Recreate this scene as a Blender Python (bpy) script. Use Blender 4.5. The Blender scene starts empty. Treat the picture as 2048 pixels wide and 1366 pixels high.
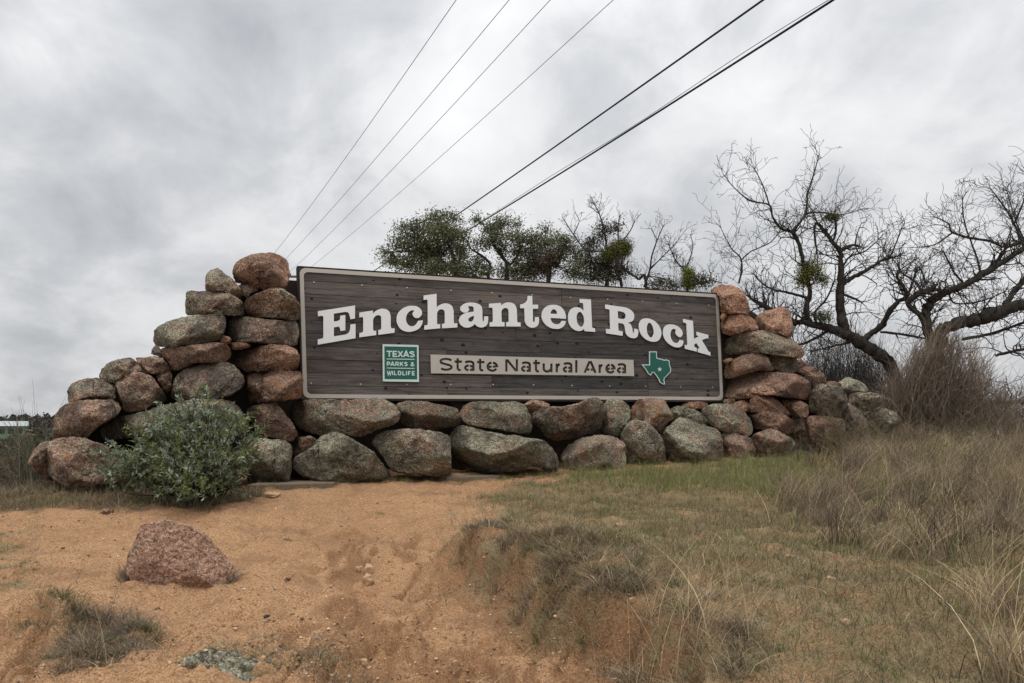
import bpy, bmesh, math, random
import numpy as np
from mathutils import Vector, Matrix
random.seed(7); RNG = np.random.default_rng(7)
sc = bpy.context.scene
COL = sc.collection

# ------------------------------------------------------------------ camera, sky, sun, exposure
F = 1650.0          # focal length in photo pixels (2048 wide)
CX, HY = 1024.0, 860.0   # principal column, horizon row
EYE = 1.6
cam_d = bpy.data.cameras.new('camera'); cam = bpy.data.objects.new('camera', cam_d); COL.objects.link(cam)
cam_d.sensor_fit = 'HORIZONTAL'; cam_d.sensor_width = 36.0; cam_d.lens = F/2048*36.0
cam_d.shift_y = (HY-683)/2048.0
cam_d.clip_start = 0.05; cam_d.clip_end = 8000
cam.location = (0, 0, EYE); cam.rotation_euler = (math.radians(90), 0, 0)
sc.camera = cam

SUN_EL, SUN_ROT = math.radians(72), math.radians(200)
w = bpy.data.worlds.new('World'); sc.world = w; w.use_nodes = True
nt = w.node_tree; nt.nodes.clear()
def N(nt, typ, **kw):
    n = nt.nodes.new(typ)
    for k, v in kw.items():
        if k.startswith('i_'):
            key = k[2:]; key = int(key) if key.isdigit() else key
            n.inputs[key].default_value = v
        else: setattr(n, k, v)
    return n
def math_n(nt, op, a, b=None, c=None, clamp=False):
    n = N(nt, 'ShaderNodeMath', operation=op); n.use_clamp = clamp
    for i, v in enumerate((a, b, c)):
        if v is None: continue
        if isinstance(v, (int, float)): n.inputs[i].default_value = v
        else: nt.links.new(v, n.inputs[i])
    return n.outputs[0]
def mixc(nt, fac, a, b, mode='MIX'):
    n = N(nt, 'ShaderNodeMix', data_type='RGBA', blend_type=mode)
    for sock, v in ((n.inputs[0], fac), (n.inputs[6], a), (n.inputs[7], b)):
        if isinstance(v, (int, float)): sock.default_value = v
        elif isinstance(v, tuple): sock.default_value = v if len(v) == 4 else (*v, 1)
        else: nt.links.new(v, sock)
    return n.outputs[2]
def ramp(nt, fac, stops, interp='LINEAR'):
    n = N(nt, 'ShaderNodeValToRGB'); cr = n.color_ramp; cr.interpolation = interp
    while len(cr.elements) < len(stops): cr.elements.new(0.5)
    for e, (p, c) in zip(cr.elements, stops):
        e.position = p; e.color = (c, c, c, 1) if isinstance(c, (int, float)) else (*c, 1)
    nt.links.new(fac, n.inputs[0]); return n.outputs[0]
def noise(nt, vec, scale, detail=4, rough=0.55, dist=0.0):
    n = N(nt, 'ShaderNodeTexNoise'); n.inputs['Scale'].default_value = scale
    n.inputs['Detail'].default_value = detail; n.inputs['Roughness'].default_value = rough
    n.inputs['Distortion'].default_value = dist
    if vec is not None: nt.links.new(vec, n.inputs['Vector'])
    return n.outputs['Fac']
def vmath(nt, op, a, b):
    n = N(nt, 'ShaderNodeVectorMath', operation=op)
    for i, v in enumerate((a, b)):
        if isinstance(v, tuple): n.inputs[i].default_value = v
        elif isinstance(v, (int, float)): n.inputs['Scale'].default_value = v
        else: nt.links.new(v, n.inputs[i])
    return n.outputs[0]

sky = N(nt, 'ShaderNodeTexSky', sky_type='NISHITA'); sky.sun_disc = False
sky.sun_elevation = SUN_EL; sky.sun_rotation = SUN_ROT
tc = N(nt, 'ShaderNodeTexCoord')
sep = N(nt, 'ShaderNodeSeparateXYZ'); nt.links.new(tc.outputs['Generated'], sep.inputs[0])
zc = math_n(nt, 'MAXIMUM', sep.outputs[2], 0.0)
den = math_n(nt, 'ADD', zc, 0.42)
com = N(nt, 'ShaderNodeCombineXYZ')
nt.links.new(math_n(nt, 'DIVIDE', sep.outputs[0], den), com.inputs[0])
nt.links.new(math_n(nt, 'DIVIDE', sep.outputs[1], den), com.inputs[1])
pv = vmath(nt, 'ADD', com.outputs[0], (3.1, 7.7, 0.0))
pv2 = vmath(nt, 'MULTIPLY', pv, (1.0, 0.8, 1.0))
c1 = noise(nt, pv2, 1.9, 6, 0.52, 0.25)
c2 = noise(nt, vmath(nt, 'ADD', pv2, (11.0, 4.0, 0)), 5.0, 7, 0.56, 0.35)
cv = math_n(nt, 'ADD', math_n(nt, 'MULTIPLY', c1, 0.60), math_n(nt, 'MULTIPLY', c2, 0.40))
cloud = ramp(nt, cv, [(0.30, (0.31, 0.32, 0.34)), (0.455, (0.485, 0.495, 0.512)), (0.535, (0.625, 0.630, 0.640)), (0.66, (0.735, 0.736, 0.740))])
# an overcast sky grows lighter towards the zenith
lift = math_n(nt, 'ADD', 0.98, math_n(nt, 'MULTIPLY', math_n(nt, 'POWER', zc, 1.6), 1.25))
lv = N(nt, 'ShaderNodeVectorMath', operation='SCALE'); nt.links.new(cloud, lv.inputs[0])
nt.links.new(math_n(nt, 'MULTIPLY', lift, 10.0), lv.inputs['Scale'])
skyc = mixc(nt, 0.965, sky.outputs[0], lv.outputs[0])
bg = N(nt, 'ShaderNodeBackground'); bg.inputs['Strength'].default_value = 0.1
nt.links.new(skyc, bg.inputs['Color'])
wo = N(nt, 'ShaderNodeOutputWorld'); nt.links.new(bg.outputs[0], wo.inputs[0])

sun_d = bpy.data.lights.new('sun', 'SUN'); sun_d.energy = 1.5; sun_d.angle = math.radians(40); sun_d.color = (1.0, 0.965, 0.92)
sun = bpy.data.objects.new('sun', sun_d); COL.objects.link(sun)
sun.rotation_euler = (math.radians(90)-SUN_EL, 0, math.radians(-22))
sc.view_settings.view_transform = 'Standard'; sc.view_settings.look = 'None'
sc.view_settings.exposure = 0.20; sc.view_settings.gamma = 1.0
try: sc.view_settings.use_curve_mapping = False
except Exception: pass
sc.cycles.max_bounces = 6; sc.cycles.diffuse_bounces = 3; sc.cycles.transparent_max_bounces = 4

# ------------------------------------------------------------------ helpers
def at(px, py, Y): return ((px-CX)/F*Y, Y, EYE+(HY-py)/F*Y)
def at_np(px, py, Y):
    px = np.asarray(px, float); py = np.asarray(py, float); Y = np.broadcast_to(np.asarray(Y, float), px.shape)
    return np.stack([(px-CX)/F*Y, Y, EYE+(HY-py)/F*Y], -1)
SA, SB = 11.056, 0.4118                        # the sign stands on the line Y = SA + SB*X
SN = np.array([SB, -1.0, 0.0])/math.hypot(SB, 1)    # towards the viewer
def wallY(px): return SA/(1-SB*(np.asarray(px, float)-CX)/F)
def on_sign(px, py, off=0.0): return at_np(px, py, wallY(px)) + np.asarray(off)[..., None]*SN if np.ndim(off) else at_np(px, py, wallY(px)) + off*SN

def mesh_np(name, V, faces=None, tris=None, quads=None, smooth=False, col=None):
    me = bpy.data.meshes.new(name)
    V = np.asarray(V, np.float32)
    if faces is not None:
        me.from_pydata([tuple(v) for v in V.tolist()], [], faces)
    else:
        loops = []; starts = []; tot = 0
        parts = []
        if quads is not None and len(quads): parts.append((np.asarray(quads, np.int32), 4))
        if tris is not None and len(tris): parts.append((np.asarray(tris, np.int32), 3))
        for a, k in parts:
            loops.append(a.ravel()); starts.append(tot+np.arange(len(a), dtype=np.int32)*k); tot += a.size
        loops = np.concatenate(loops); starts = np.concatenate(starts)
        me.vertices.add(len(V)); me.vertices.foreach_set('co', V.ravel())
        me.loops.add(len(loops)); me.loops.foreach_set('vertex_index', loops)
        me.polygons.add(len(starts)); me.polygons.foreach_set('loop_start', starts)
        me.update(calc_edges=True)
    if smooth: me.polygons.foreach_set('use_smooth', np.ones(len(me.polygons), bool))
    if col is not None:
        a = me.color_attributes.new('Col', 'FLOAT_COLOR', 'POINT')
        c = np.ones((len(V), 4), np.float32); c[:, :3] = col
        a.data.foreach_set('color', c.ravel())
    me.update(); me.validate()
    return me
def link(name, me, mat=None, parent=None, loc=None):
    o = bpy.data.objects.new(name, me); COL.objects.link(o)
    if mat is not None and me is not None: me.materials.append(mat)
    if parent is not None: o.parent = parent
    if loc is not None: o.location = loc
    return o
def thing(o, label, cat, group=None):
    o['label'] = label; o['category'] = cat
    if group: o['group'] = group
    return o
def empty(name, loc, label, cat, group=None):
    o = bpy.data.objects.new(name, None); COL.objects.link(o); o.location = loc; o.empty_display_size = 0.1
    return thing(o, label, cat, group)
def local(V, root): return np.asarray(V, float)-np.array(root.location)
def boxes_mesh(name, corners_list):
    V = []; Fc = []
    for c8 in corners_list:
        b = len(V); V.extend(c8)
        Fc += [(b, b+3, b+2, b+1), (b+4, b+5, b+6, b+7), (b, b+1, b+5, b+4), (b+1, b+2, b+6, b+5), (b+2, b+3, b+7, b+6), (b+3, b, b+4, b+7)]
    return mesh_np(name, V, faces=Fc)
def box8(x0, x1, y0, y1, z0, z1):
    return [(x0, y0, z0), (x1, y0, z0), (x1, y1, z0), (x0, y1, z0), (x0, y0, z1), (x1, y0, z1), (x1, y1, z1), (x0, y1, z1)]
def fix_normals(me):
    bm = bmesh.new(); bm.from_mesh(me); bmesh.ops.recalc_face_normals(bm, faces=bm.faces); bm.to_mesh(me); bm.free()

# vectorised gradient noise
_perm = np.random.default_rng(3).permutation(512).astype(np.int64)
_perm = np.concatenate([_perm, _perm, _perm])
_g = np.random.default_rng(4).normal(size=(512, 3)); _g /= np.linalg.norm(_g, axis=1)[:, None]
def noise3(P):
    P = np.asarray(P, float); i = np.floor(P).astype(np.int64); f = P-i; u = f*f*f*(f*(f*6-15)+10); i &= 511
    out = 0
    for dx in (0, 1):
        wx = u[..., 0] if dx else 1-u[..., 0]
        for dy in (0, 1):
            wy = u[..., 1] if dy else 1-u[..., 1]
            for dz in (0, 1):
                wz = u[..., 2] if dz else 1-u[..., 2]
                h = _perm[_perm[_perm[(i[..., 0]+dx) & 511]+((i[..., 1]+dy) & 511)]+((i[..., 2]+dz) & 511)] & 511
                g = _g[h]
                out = out + wx*wy*wz*(g[..., 0]*(f[..., 0]-dx)+g[..., 1]*(f[..., 1]-dy)+g[..., 2]*(f[..., 2]-dz))
    return out*1.5
def fbm(P, oct=4, gain=0.5):
    s = 0; a = 1; P = np.asarray(P, float)
    for k in range(oct): s = s+a*noise3(P*(2.03**k)+17.3*k); a *= gain
    return s
def fbm2(X, Y, f, oct=4, gain=.5, z=0.0): return fbm(np.stack([X*f, Y*f, np.full_like(X, z)], -1), oct, gain)
def sstep(a, b, x):
    t = np.clip((x-a)/(b-a), 0, 1); return t*t*(3-2*t)

# tubes, collected into one mesh
class Tubes:
    def __init__(s): s.V = []; s.Q = []; s.n = 0; s.C = []
    def add(s, pts, rad, k=4, col=None):
        P = np.asarray(pts, float); R = np.asarray(rad, float); n = len(P)
        T = np.empty_like(P); T[1:-1] = P[2:]-P[:-2]; T[0] = P[1]-P[0]; T[-1] = P[-1]-P[-2]
        T /= np.linalg.norm(T, axis=1)[:, None]+1e-9
        ref = np.array([0.31, 0.17, 0.93]) if abs(T[:, 2]).mean() < .8 else np.array([0.9, 0.3, 0.1])
        A = np.cross(T, ref); A /= np.linalg.norm(A, axis=1)[:, None]+1e-9; B = np.cross(T, A)
        th = np.arange(k)*2*math.pi/k
        ring = P[:, None]+R[:, None, None]*(np.cos(th)[None, :, None]*A[:, None]+np.sin(th)[None, :, None]*B[:, None])
        s.V.append(ring.reshape(-1, 3))
        i = np.arange(n-1)[:, None]*k; j = np.arange(k)[None]; j2 = (j+1) % k
        s.Q.append((np.stack([i+j, i+j2, i+k+j2, i+k+j], -1).reshape(-1, 4))+s.n)
        if col is not None: s.C.append(np.broadcast_to(np.asarray(col, float), (n*k, 3)))
        s.n += n*k
    def mesh(s, name, root=None, smooth=True):
        V = np.concatenate(s.V)
        if root is not None: V = local(V, root)
        return mesh_np(name, V, quads=np.concatenate(s.Q), smooth=smooth, col=np.concatenate(s.C) if s.C else None)

# ------------------------------------------------------------------ materials
def newmat(name, rough=0.9, spec=0.3):
    m = bpy.data.materials.new(name); m.use_nodes = True; t = m.node_tree
    b = t.nodes['Principled BSDF']; b.inputs['Roughness'].default_value = rough
    b.inputs['Specular IOR Level'].default_value = spec
    return m, t, b
def bump(t, b, h, strength=0.5, dist=0.02):
    n = N(t, 'ShaderNodeBump'); n.inputs['Strength'].default_value = strength; n.inputs['Distance'].default_value = dist
    t.links.new(h, n.inputs['Height']); t.links.new(n.outputs[0], b.inputs['Normal'])
def setc(t, b, c):
    if isinstance(c, tuple): b.inputs['Base Color'].default_value = (*c[:3], 1)
    else: t.links.new(c, b.inputs['Base Color'])
def flat_mat(name, c, rough=0.8, spec=0.3, var=0.12, scale=18, metal=0.0):
    m, t, b = newmat(name, rough, spec); b.inputs['Metallic'].default_value = metal
    tcn = N(t, 'ShaderNodeTexCoord'); n1 = noise(t, tcn.outputs['Object'], scale, 5, .65)
    setc(t, b, mixc(t, n1, tuple(x*(1-var) for x in c), tuple(min(1, x*(1+var)) for x in c)))
    return m
def attr_mat(name, rough=0.85, spec=0.2, trans=0.0):
    m, t, b = newmat(name, rough, spec)
    a = N(t, 'ShaderNodeAttribute'); a.attribute_name = 'Col'
    t.links.new(a.outputs['Color'], b.inputs['Base Color'])
    if trans:
        tr = N(t, 'ShaderNodeBsdfTranslucent'); t.links.new(a.outputs['Color'], tr.inputs['Color'])
        mx = N(t, 'ShaderNodeMixShader'); mx.inputs[0].default_value = trans
        out = t.nodes['Material Output']
        t.links.new(b.outputs[0], mx.inputs[1]); t.links.new(tr.outputs[0], mx.inputs[2]); t.links.new(mx.outputs[0], out.inputs[0])
    return m

def granite(name='granite', fresh=False):
    # object colour: R lichen, G orange lichen, B dark weathering, alpha = how pink and fresh the stone is
    m, t, b = newmat(name, 0.92, 0.25)
    tcn = N(t, 'ShaderNodeTexCoord'); oi = N(t, 'ShaderNodeObjectInfo')
    rv = N(t, 'ShaderNodeCombineXYZ')
    for k, mul in enumerate((37.0, 91.0, 53.0)): t.links.new(math_n(t, 'MULTIPLY', oi.outputs['Random'], mul), rv.inputs[k])
    v = vmath(t, 'ADD', tcn.outputs['Object'], rv.outputs[0])
    sp = N(t, 'ShaderNodeSeparateColor'); t.links.new(oi.outputs['Color'], sp.inputs[0])
    L, O, D, A = sp.outputs[0], sp.outputs[1], sp.outputs[2], oi.outputs['Alpha']
    big = noise(t, v, 2.4, 5, .6, .4); mid = noise(t, v, 9, 5, .65); fine = noise(t, v, 42, 4, .7)
    vor = N(t, 'ShaderNodeTexVoronoi'); vor.inputs['Scale'].default_value = 88; t.links.new(v, vor.inputs['Vector'])
    cry = vor.outputs['Color']; cs = N(t, 'ShaderNodeSeparateColor'); t.links.new(cry, cs.inputs[0])
    grain = math_n(t, 'ADD', math_n(t, 'MULTIPLY', cs.outputs[0], .46), math_n(t, 'ADD', -.06, math_n(t, 'MULTIPLY', fine, .70)))
    pink = ramp(t, grain, [(0.22, (0.085, 0.042, 0.027)), (0.43, (0.275, 0.135, 0.080)), (0.62, (0.415, 0.232, 0.150)), (0.88, (0.60, 0.43, 0.32))])
    if fresh: pink = ramp(t, grain, [(0.20, (0.15, 0.080, 0.054)), (0.40, (0.335, 0.190, 0.126)), (0.62, (0.45, 0.275, 0.192)), (0.88, (0.62, 0.45, 0.345))])
    brown = ramp(t, grain, [(0.22, (0.060, 0.046, 0.036)), (0.43, (0.185, 0.130, 0.095)), (0.62, (0.300, 0.222, 0.168)), (0.88, (0.48, 0.40, 0.32))])
    pinkness = math_n(t, 'ADD', A, math_n(t, 'MULTIPLY', math_n(t, 'SUBTRACT', big, .5), 1.6), clamp=True)
    c = mixc(t, pinkness, brown, pink)
    # pale grey-green lichen in ragged plates
    ln = math_n(t, 'ADD', math_n(t, 'MULTIPLY', noise(t, vmath(t, 'ADD', v, (5., 2., 9.)), 2.3, 4, .6, .5), .42), math_n(t, 'ADD', math_n(t, 'MULTIPLY', noise(t, vmath(t, 'ADD', v, (1., 6., 2.)), 8.5, 7, .78, .7), .42), math_n(t, 'MULTIPLY', fine, .16)))
    lm = math_n(t, 'MULTIPLY', math_n(t, 'SUBTRACT', math_n(t, 'ADD', ln, math_n(t, 'MULTIPLY', L, .20)), .600), 12.0, clamp=True)
    lc = ramp(t, grain, [(0.25, (0.085, 0.081, 0.058)), (0.47, (0.222, 0.210, 0.148)), (0.76, (0.455, 0.445, 0.325))])
    c = mixc(t, math_n(t, 'MULTIPLY', lm, .88), c, lc)
    # dark weathering crust
    dn = noise(t, vmath(t, 'ADD', v, (1., 8., 3.)), 4.0, 7, .72, .5)
    dm = math_n(t, 'MULTIPLY', math_n(t, 'SUBTRACT', math_n(t, 'ADD', dn, math_n(t, 'MULTIPLY', D, .24)), .575), 7.0, clamp=True)
    c = mixc(t, math_n(t, 'MULTIPLY', dm, .70), c, (0.060, 0.052, 0.046))
    # orange lichen
    on = noise(t, vmath(t, 'ADD', v, (7., 3., 1.)), 6.5, 7, .75, .8)
    om = math_n(t, 'MULTIPLY', math_n(t, 'SUBTRACT', math_n(t, 'ADD', on, math_n(t, 'MULTIPLY', O, .22)), .66), 14.0, clamp=True)
    c = mixc(t, math_n(t, 'MULTIPLY', om, .8), c, mixc(t, fine, (0.20, 0.075, 0.022), (0.40, 0.165, 0.045)))
    # broad tonal patches left by weather, and fine cracks
    tone = ramp(t, noise(t, vmath(t, 'ADD', v, (4., 4., 8.)), 1.7, 3, .55, .8), [(.36, .72), (.50, 1.10), (.64, 1.45)])
    c = mixc(t, 1.0 if not fresh else .35, c, tone, 'MULTIPLY')
    ve = N(t, 'ShaderNodeTexVoronoi', feature='DISTANCE_TO_EDGE'); ve.inputs['Scale'].default_value = 1.9
    wn = N(t, 'ShaderNodeTexNoise'); wn.inputs['Scale'].default_value = 3.5; wn.inputs['Detail'].default_value = 5; t.links.new(v, wn.inputs['Vector'])
    sv = N(t, 'ShaderNodeVectorMath', operation='SCALE'); t.links.new(wn.outputs['Color'], sv.inputs[0]); sv.inputs['Scale'].default_value = .55
    t.links.new(vmath(t, 'ADD', v, sv.outputs[0]), ve.inputs['Vector'])
    ckm = math_n(t, 'MULTIPLY', math_n(t, 'SUBTRACT', noise(t, vmath(t, 'ADD', v, (2., 2., 5.)), 1.3, 2, .5), .50), 9.0, clamp=True)
    crack = math_n(t, 'MULTIPLY', math_n(t, 'SUBTRACT', 1.0, math_n(t, 'MULTIPLY', ve.outputs['Distance'], 55.0), clamp=True), ckm)
    c = mixc(t, math_n(t, 'MULTIPLY', crack, .75), c, (0.028, 0.022, 0.019))
    # tiny black mica specks
    sk = ramp(t, noise(t, v, 120, 2, .5), [(0.36, 1.0), (0.42, 0.0)])
    c = mixc(t, math_n(t, 'MULTIPLY', sk, .55), c, (0.035, 0.03, 0.028))
    setc(t, b, c)
    h = math_n(t, 'ADD', math_n(t, 'MULTIPLY', mid, .9), math_n(t, 'ADD', math_n(t, 'MULTIPLY', fine, .55), math_n(t, 'SUBTRACT', math_n(t, 'MULTIPLY', cs.outputs[1], .18), math_n(t, 'MULTIPLY', crack, .6))))
    bump(t, b, h, 1.0, 0.06)
    return m
M_GRANITE = granite(); M_FRESH = granite('fresh_pink_granite', True)

def sand():
    m, t, b = newmat('sand_soil', 0.97, 0.1)
    tcn = N(t, 'ShaderNodeTexCoord'); v = tcn.outputs['Object']
    at_ = N(t, 'ShaderNodeAttribute'); at_.attribute_name = 'Col'
    s3 = N(t, 'ShaderNodeSeparateColor'); t.links.new(at_.outputs['Color'], s3.inputs[0])
    cover, red, litter = s3.outputs[0], s3.outputs[1], s3.outputs[2]
    big = noise(t, v, .9, 6, .6, .3); mid = noise(t, v, 5.5, 6, .7, .3); fine = noise(t, v, 75, 5, .7)
    vor = N(t, 'ShaderNodeTexVoronoi'); vor.inputs['Scale'].default_value = 150; t.links.new(v, vor.inputs['Vector'])
    cs = N(t, 'ShaderNodeSeparateColor'); t.links.new(vor.outputs['Color'], cs.inputs[0])
    g = math_n(t, 'ADD', math_n(t, 'ADD', math_n(t, 'MULTIPLY', fine, .45), math_n(t, 'MULTIPLY', mid, .25)), math_n(t, 'MULTIPLY', cs.outputs[0], .30))
    light = ramp(t, g, [(.27, (.125, .066, .036)), (.43, (.350, .197, .103)), (.60, (.480, .290, .158)), (.83, (.70, .51, .34))])
    dark = ramp(t, g, [(.22, (.125, .062, .030)), (.42, (.26, .140, .070)), (.62, (.37, .215, .115)), (.85, (.55, .37, .24))])
    f1 = math_n(t, 'MULTIPLY', math_n(t, 'SUBTRACT', math_n(t, 'ADD', math_n(t, 'MULTIPLY', big, .45), math_n(t, 'ADD', math_n(t, 'MULTIPLY', mid, .55), math_n(t, 'MULTIPLY', red, .55))), .47), 3.6, clamp=True)
    c = mixc(t, f1, light, dark)
    md = noise(t, vmath(t, 'ADD', v, (3., 9., 1.)), 2.6, 7, .75, .5)
    c = mixc(t, math_n(t, 'MULTIPLY', math_n(t, 'MULTIPLY', math_n(t, 'SUBTRACT', md, .485), 5.0, clamp=True), .68), c, (.190, .110, .060))
    duff = ramp(t, math_n(t, 'ADD', math_n(t, 'MULTIPLY', mid, .5), math_n(t, 'MULTIPLY', g, .5)), [(.34, (.060, .048, .026)), (.48, (.165, .130, .070)), (.66, (.31, .248, .145))])
    cm = math_n(t, 'MULTIPLY', math_n(t, 'SUBTRACT', math_n(t, 'ADD', cover, math_n(t, 'ADD', math_n(t, 'MULTIPLY', math_n(t, 'SUBTRACT', mid, .5), 2.2), math_n(t, 'MULTIPLY', math_n(t, 'SUBTRACT', fine, .5), 1.2))), .42), 1.9, clamp=True)
    c = mixc(t, math_n(t, 'MULTIPLY', cm, .9), c, duff)
    c = mixc(t, math_n(t, 'MULTIPLY', litter, .85), c, ramp(t, g, [(.3, (.04, .03, .02)), (.7, (.15, .11, .07))]))
    setc(t, b, c)
    h = math_n(t, 'ADD', math_n(t, 'MULTIPLY', fine, .6), math_n(t, 'ADD', math_n(t, 'MULTIPLY', cs.outputs[1], .35), math_n(t, 'MULTIPLY', mid, .35)))
    bump(t, b, h, 0.8, 0.022)
    return m
M_SAND = sand()

def plankmat():
    m, t, b = newmat('weathered_planks', 0.82, 0.3)
    a = N(t, 'ShaderNodeAttribute'); a.attribute_name = 'pl'
    oi = N(t, 'ShaderNodeObjectInfo')
    rv = N(t, 'ShaderNodeCombineXYZ')
    for k, mul in enumerate((61.0, 23.0, 41.0)): t.links.new(math_n(t, 'MULTIPLY', oi.outputs['Random'], mul), rv.inputs[k])
    v = vmath(t, 'ADD', a.outputs['Vector'], rv.outputs[0])
    g1 = noise(t, vmath(t, 'MULTIPLY', v, (1.1, 26.0, 1.0)), 1.6, 7, .66, .9)
    g2 = noise(t, vmath(t, 'MULTIPLY', v, (3.0, 120.0, 1.0)), 1.5, 4, .6)
    blot = noise(t, vmath(t, 'MULTIPLY', v, (1.3, 3.5, 1.0)), 1.6, 6, .68, .4)
    gg = math_n(t, 'ADD', math_n(t, 'MULTIPLY', g1, .6), math_n(t, 'MULTIPLY', g2, .4))
    c = ramp(t, gg, [(.30, (.024, .020, .018)), (.43, (.068, .060, .055)), (.57, (.125, .113, .105)), (.78, (.225, .207, .195))])
    tone = mixc(t, oi.outputs['Random'], (.62, .63, .66), (1.38, 1.31, 1.24))
    c = mixc(t, 1.0, c, tone, 'MULTIPLY')
    c = mixc(t, math_n(t, 'MULTIPLY', math_n(t, 'SUBTRACT', blot, .50), 4.0, clamp=True), c, mixc(t, 1.0, c, (.50, .46, .43), 'MULTIPLY'))
    c = mixc(t, math_n(t, 'MULTIPLY', math_n(t, 'SUBTRACT', .44, blot), 3.0, clamp=True), c, mixc(t, 1.0, c, (1.25, 1.10, .98), 'MULTIPLY'))
    vor = N(t, 'ShaderNodeTexVoronoi'); vor.inputs['Scale'].default_value = 3.6; vor.voronoi_dimensions = '2D'
    t.links.new(vmath(t, 'MULTIPLY', v, (1.0, 1.35, 1.0)), vor.inputs['Vector'])
    cs = N(t, 'ShaderNodeSeparateColor'); t.links.new(vor.outputs['Color'], cs.inputs[0])
    rad = math_n(t, 'MULTIPLY', math_n(t, 'SUBTRACT', cs.outputs[0], .22), .15)
    kd = math_n(t, 'SUBTRACT', rad, vor.outputs['Distance'])
    km = math_n(t, 'MULTIPLY', kd, 60.0, clamp=True); halo = math_n(t, 'MULTIPLY', math_n(t, 'ADD', kd, .05), 9.0, clamp=True)
    halo = math_n(t, 'MULTIPLY', halo, math_n(t, 'GREATER_THAN', rad, .004))
    c = mixc(t, math_n(t, 'MULTIPLY', halo, .42), c, (.022, .017, .014))
    c = mixc(t, math_n(t, 'MULTIPLY', km, .9), c, (.010, .007, .006))
    setc(t, b, c)
    bump(t, b, math_n(t, 'SUBTRACT', gg, math_n(t, 'MULTIPLY', km, .5)), .5, .006)
    return m
M_PLANK = plankmat()
M_WHITE = flat_mat('white_painted_metal', (.80, .81, .81), .55, .4, .07, 3)
M_BEIGE = flat_mat('beige_painted_metal', (.49, .45, .395), .6, .35, .10, 7)
M_GREEN = flat_mat('green_enamel', (.006, .105, .075), .45, .45, .06, 8)
M_MINT = flat_mat('pale_mint_print', (.62, .72, .68), .5, .4, .05, 8)
M_DARKWOOD = flat_mat('dark_timber', (.035, .027, .022), .85, .2, .35, 14)
M_STEEL = flat_mat('zinc_screw', (.42, .40, .37), .4, .5, .1, 20, .6)
M_CONC = flat_mat('concrete', (.17, .13, .095), .95, .15, .3, 22)
M_TAN = flat_mat('tan_stone', (.46, .31, .185), .95, .15, .3, 30)
M_CORE = flat_mat('shade_dark_rubble', (.045, .036, .030), .98, .1, .5, 9)  # near-black colour stands in for the shade between boulders
M_CABLE = flat_mat('black_cable', (.012, .012, .013), .55, .3, .1, 3)
M_WIRE = flat_mat('aluminium_wire', (.10, .10, .105), .5, .4, .1, 3)
M_POLE = flat_mat('pole_timber', (.13, .10, .08), .9, .15, .3, 6)
def bark(name, c):
    m, t, b = newmat(name, .95, .1)
    tcn = N(t, 'ShaderNodeTexCoord'); v = tcn.outputs['Object']
    n1 = noise(t, vmath(t, 'MULTIPLY', v, (1., 1., .45)), 22, 6, .7, .6); n2 = noise(t, v, 5, 5, .7)
    col = ramp(t, n1, [(.3, tuple(x*.4 for x in c)), (.5, c), (.75, tuple(x*1.9 for x in c))])
    col = mixc(t, math_n(t, 'MULTIPLY', math_n(t, 'SUBTRACT', n2, .54), 6, clamp=True), col, tuple(x*1.9 for x in (c[0], c[1]*1.08, c[2])))
    setc(t, b, col); bump(t, b, n1, .9, .05); return m
M_BARK = bark('mesquite_bark', (.050, .043, .037))
M_BARK2 = bark('oak_bark', (.060, .052, .045))
M_TWIG = flat_mat('twig_bark', (.052, .043, .037), .95, .1, .35, 9)
M_LEAF = attr_mat('leaf', .55, .35, .25)
M_GRASS = attr_mat('grass_blades', .8, .15, .25)
M_BRUSH = attr_mat('dry_brush', .9, .1)
# ------------------------------------------------------------------ ground
CP = np.array([(-4, 0, .05), (0, 0, 0), (4, 0, .1), (-5, -5, -.15), (5, -5, 0), (0, -5, -.1),
 (-2.5, 4, .44), (0, 4, .40), (1.4, 4, .56), (2.7, 4, .70), (-5, 4, .5), (5, 4, .9),
 (-2.2, 5.4, .53), (-1.2, 6.6, .65), (0.6, 6.7, .70), (-4, 6.6, .64), (4.3, 7, .92), (2.2, 6.5, .80), (2.5, 9, 1.0), (0, 8.5, .86), (-2, 8, .84), (-4, 7.8, .85),
 (-4.5, 8.5, .965), (-2.92, 9.2, .98), (-1.9, 9.5, 1.0), (-.76, 10.1, 1.02), (1.52, 11.1, 1.12), (2.95, 11.7, 1.18), (4.3, 12.3, 1.21),
 (6.2, 13.2, 1.31), (8, 13, 1.42), (6.5, 9, 1.15), (9, 9, 1.3), (-5.1, 8.2, .93), (-7, 9, .65), (-9, 12, -.3), (-6, 14, .2), (-14, 20, -2.6), (-8, 5, .4),
 (-3, 13, 1.02), (0, 14, 1.08), (4, 15, 1.22), (8, 16, 1.36), (14, 14, 1.4), (0, 25, 1.0), (10, 25, 1.1), (-4, 24, .2), (20, 25, .8), (22, 8, 1.2), (-22, 8, -1.5), (-20, -5, -1), (20, -5, .6)], float)
def _rbf_fit():
    n = len(CP); d = np.linalg.norm(CP[:, None, :2]-CP[None, :, :2], axis=2)
    d = np.sqrt(d*d+.15**2)
    A = np.zeros((n+3, n+3)); A[:n, :n] = d+np.eye(n)*-.05; A[:n, n] = 1; A[:n, n+1:] = CP[:, :2]; A[n, :n] = 1; A[n+1:, :n] = CP[:, :2].T
    return np.linalg.solve(A, np.concatenate([CP[:, 2], np.zeros(3)]))
_W = _rbf_fit()
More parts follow.
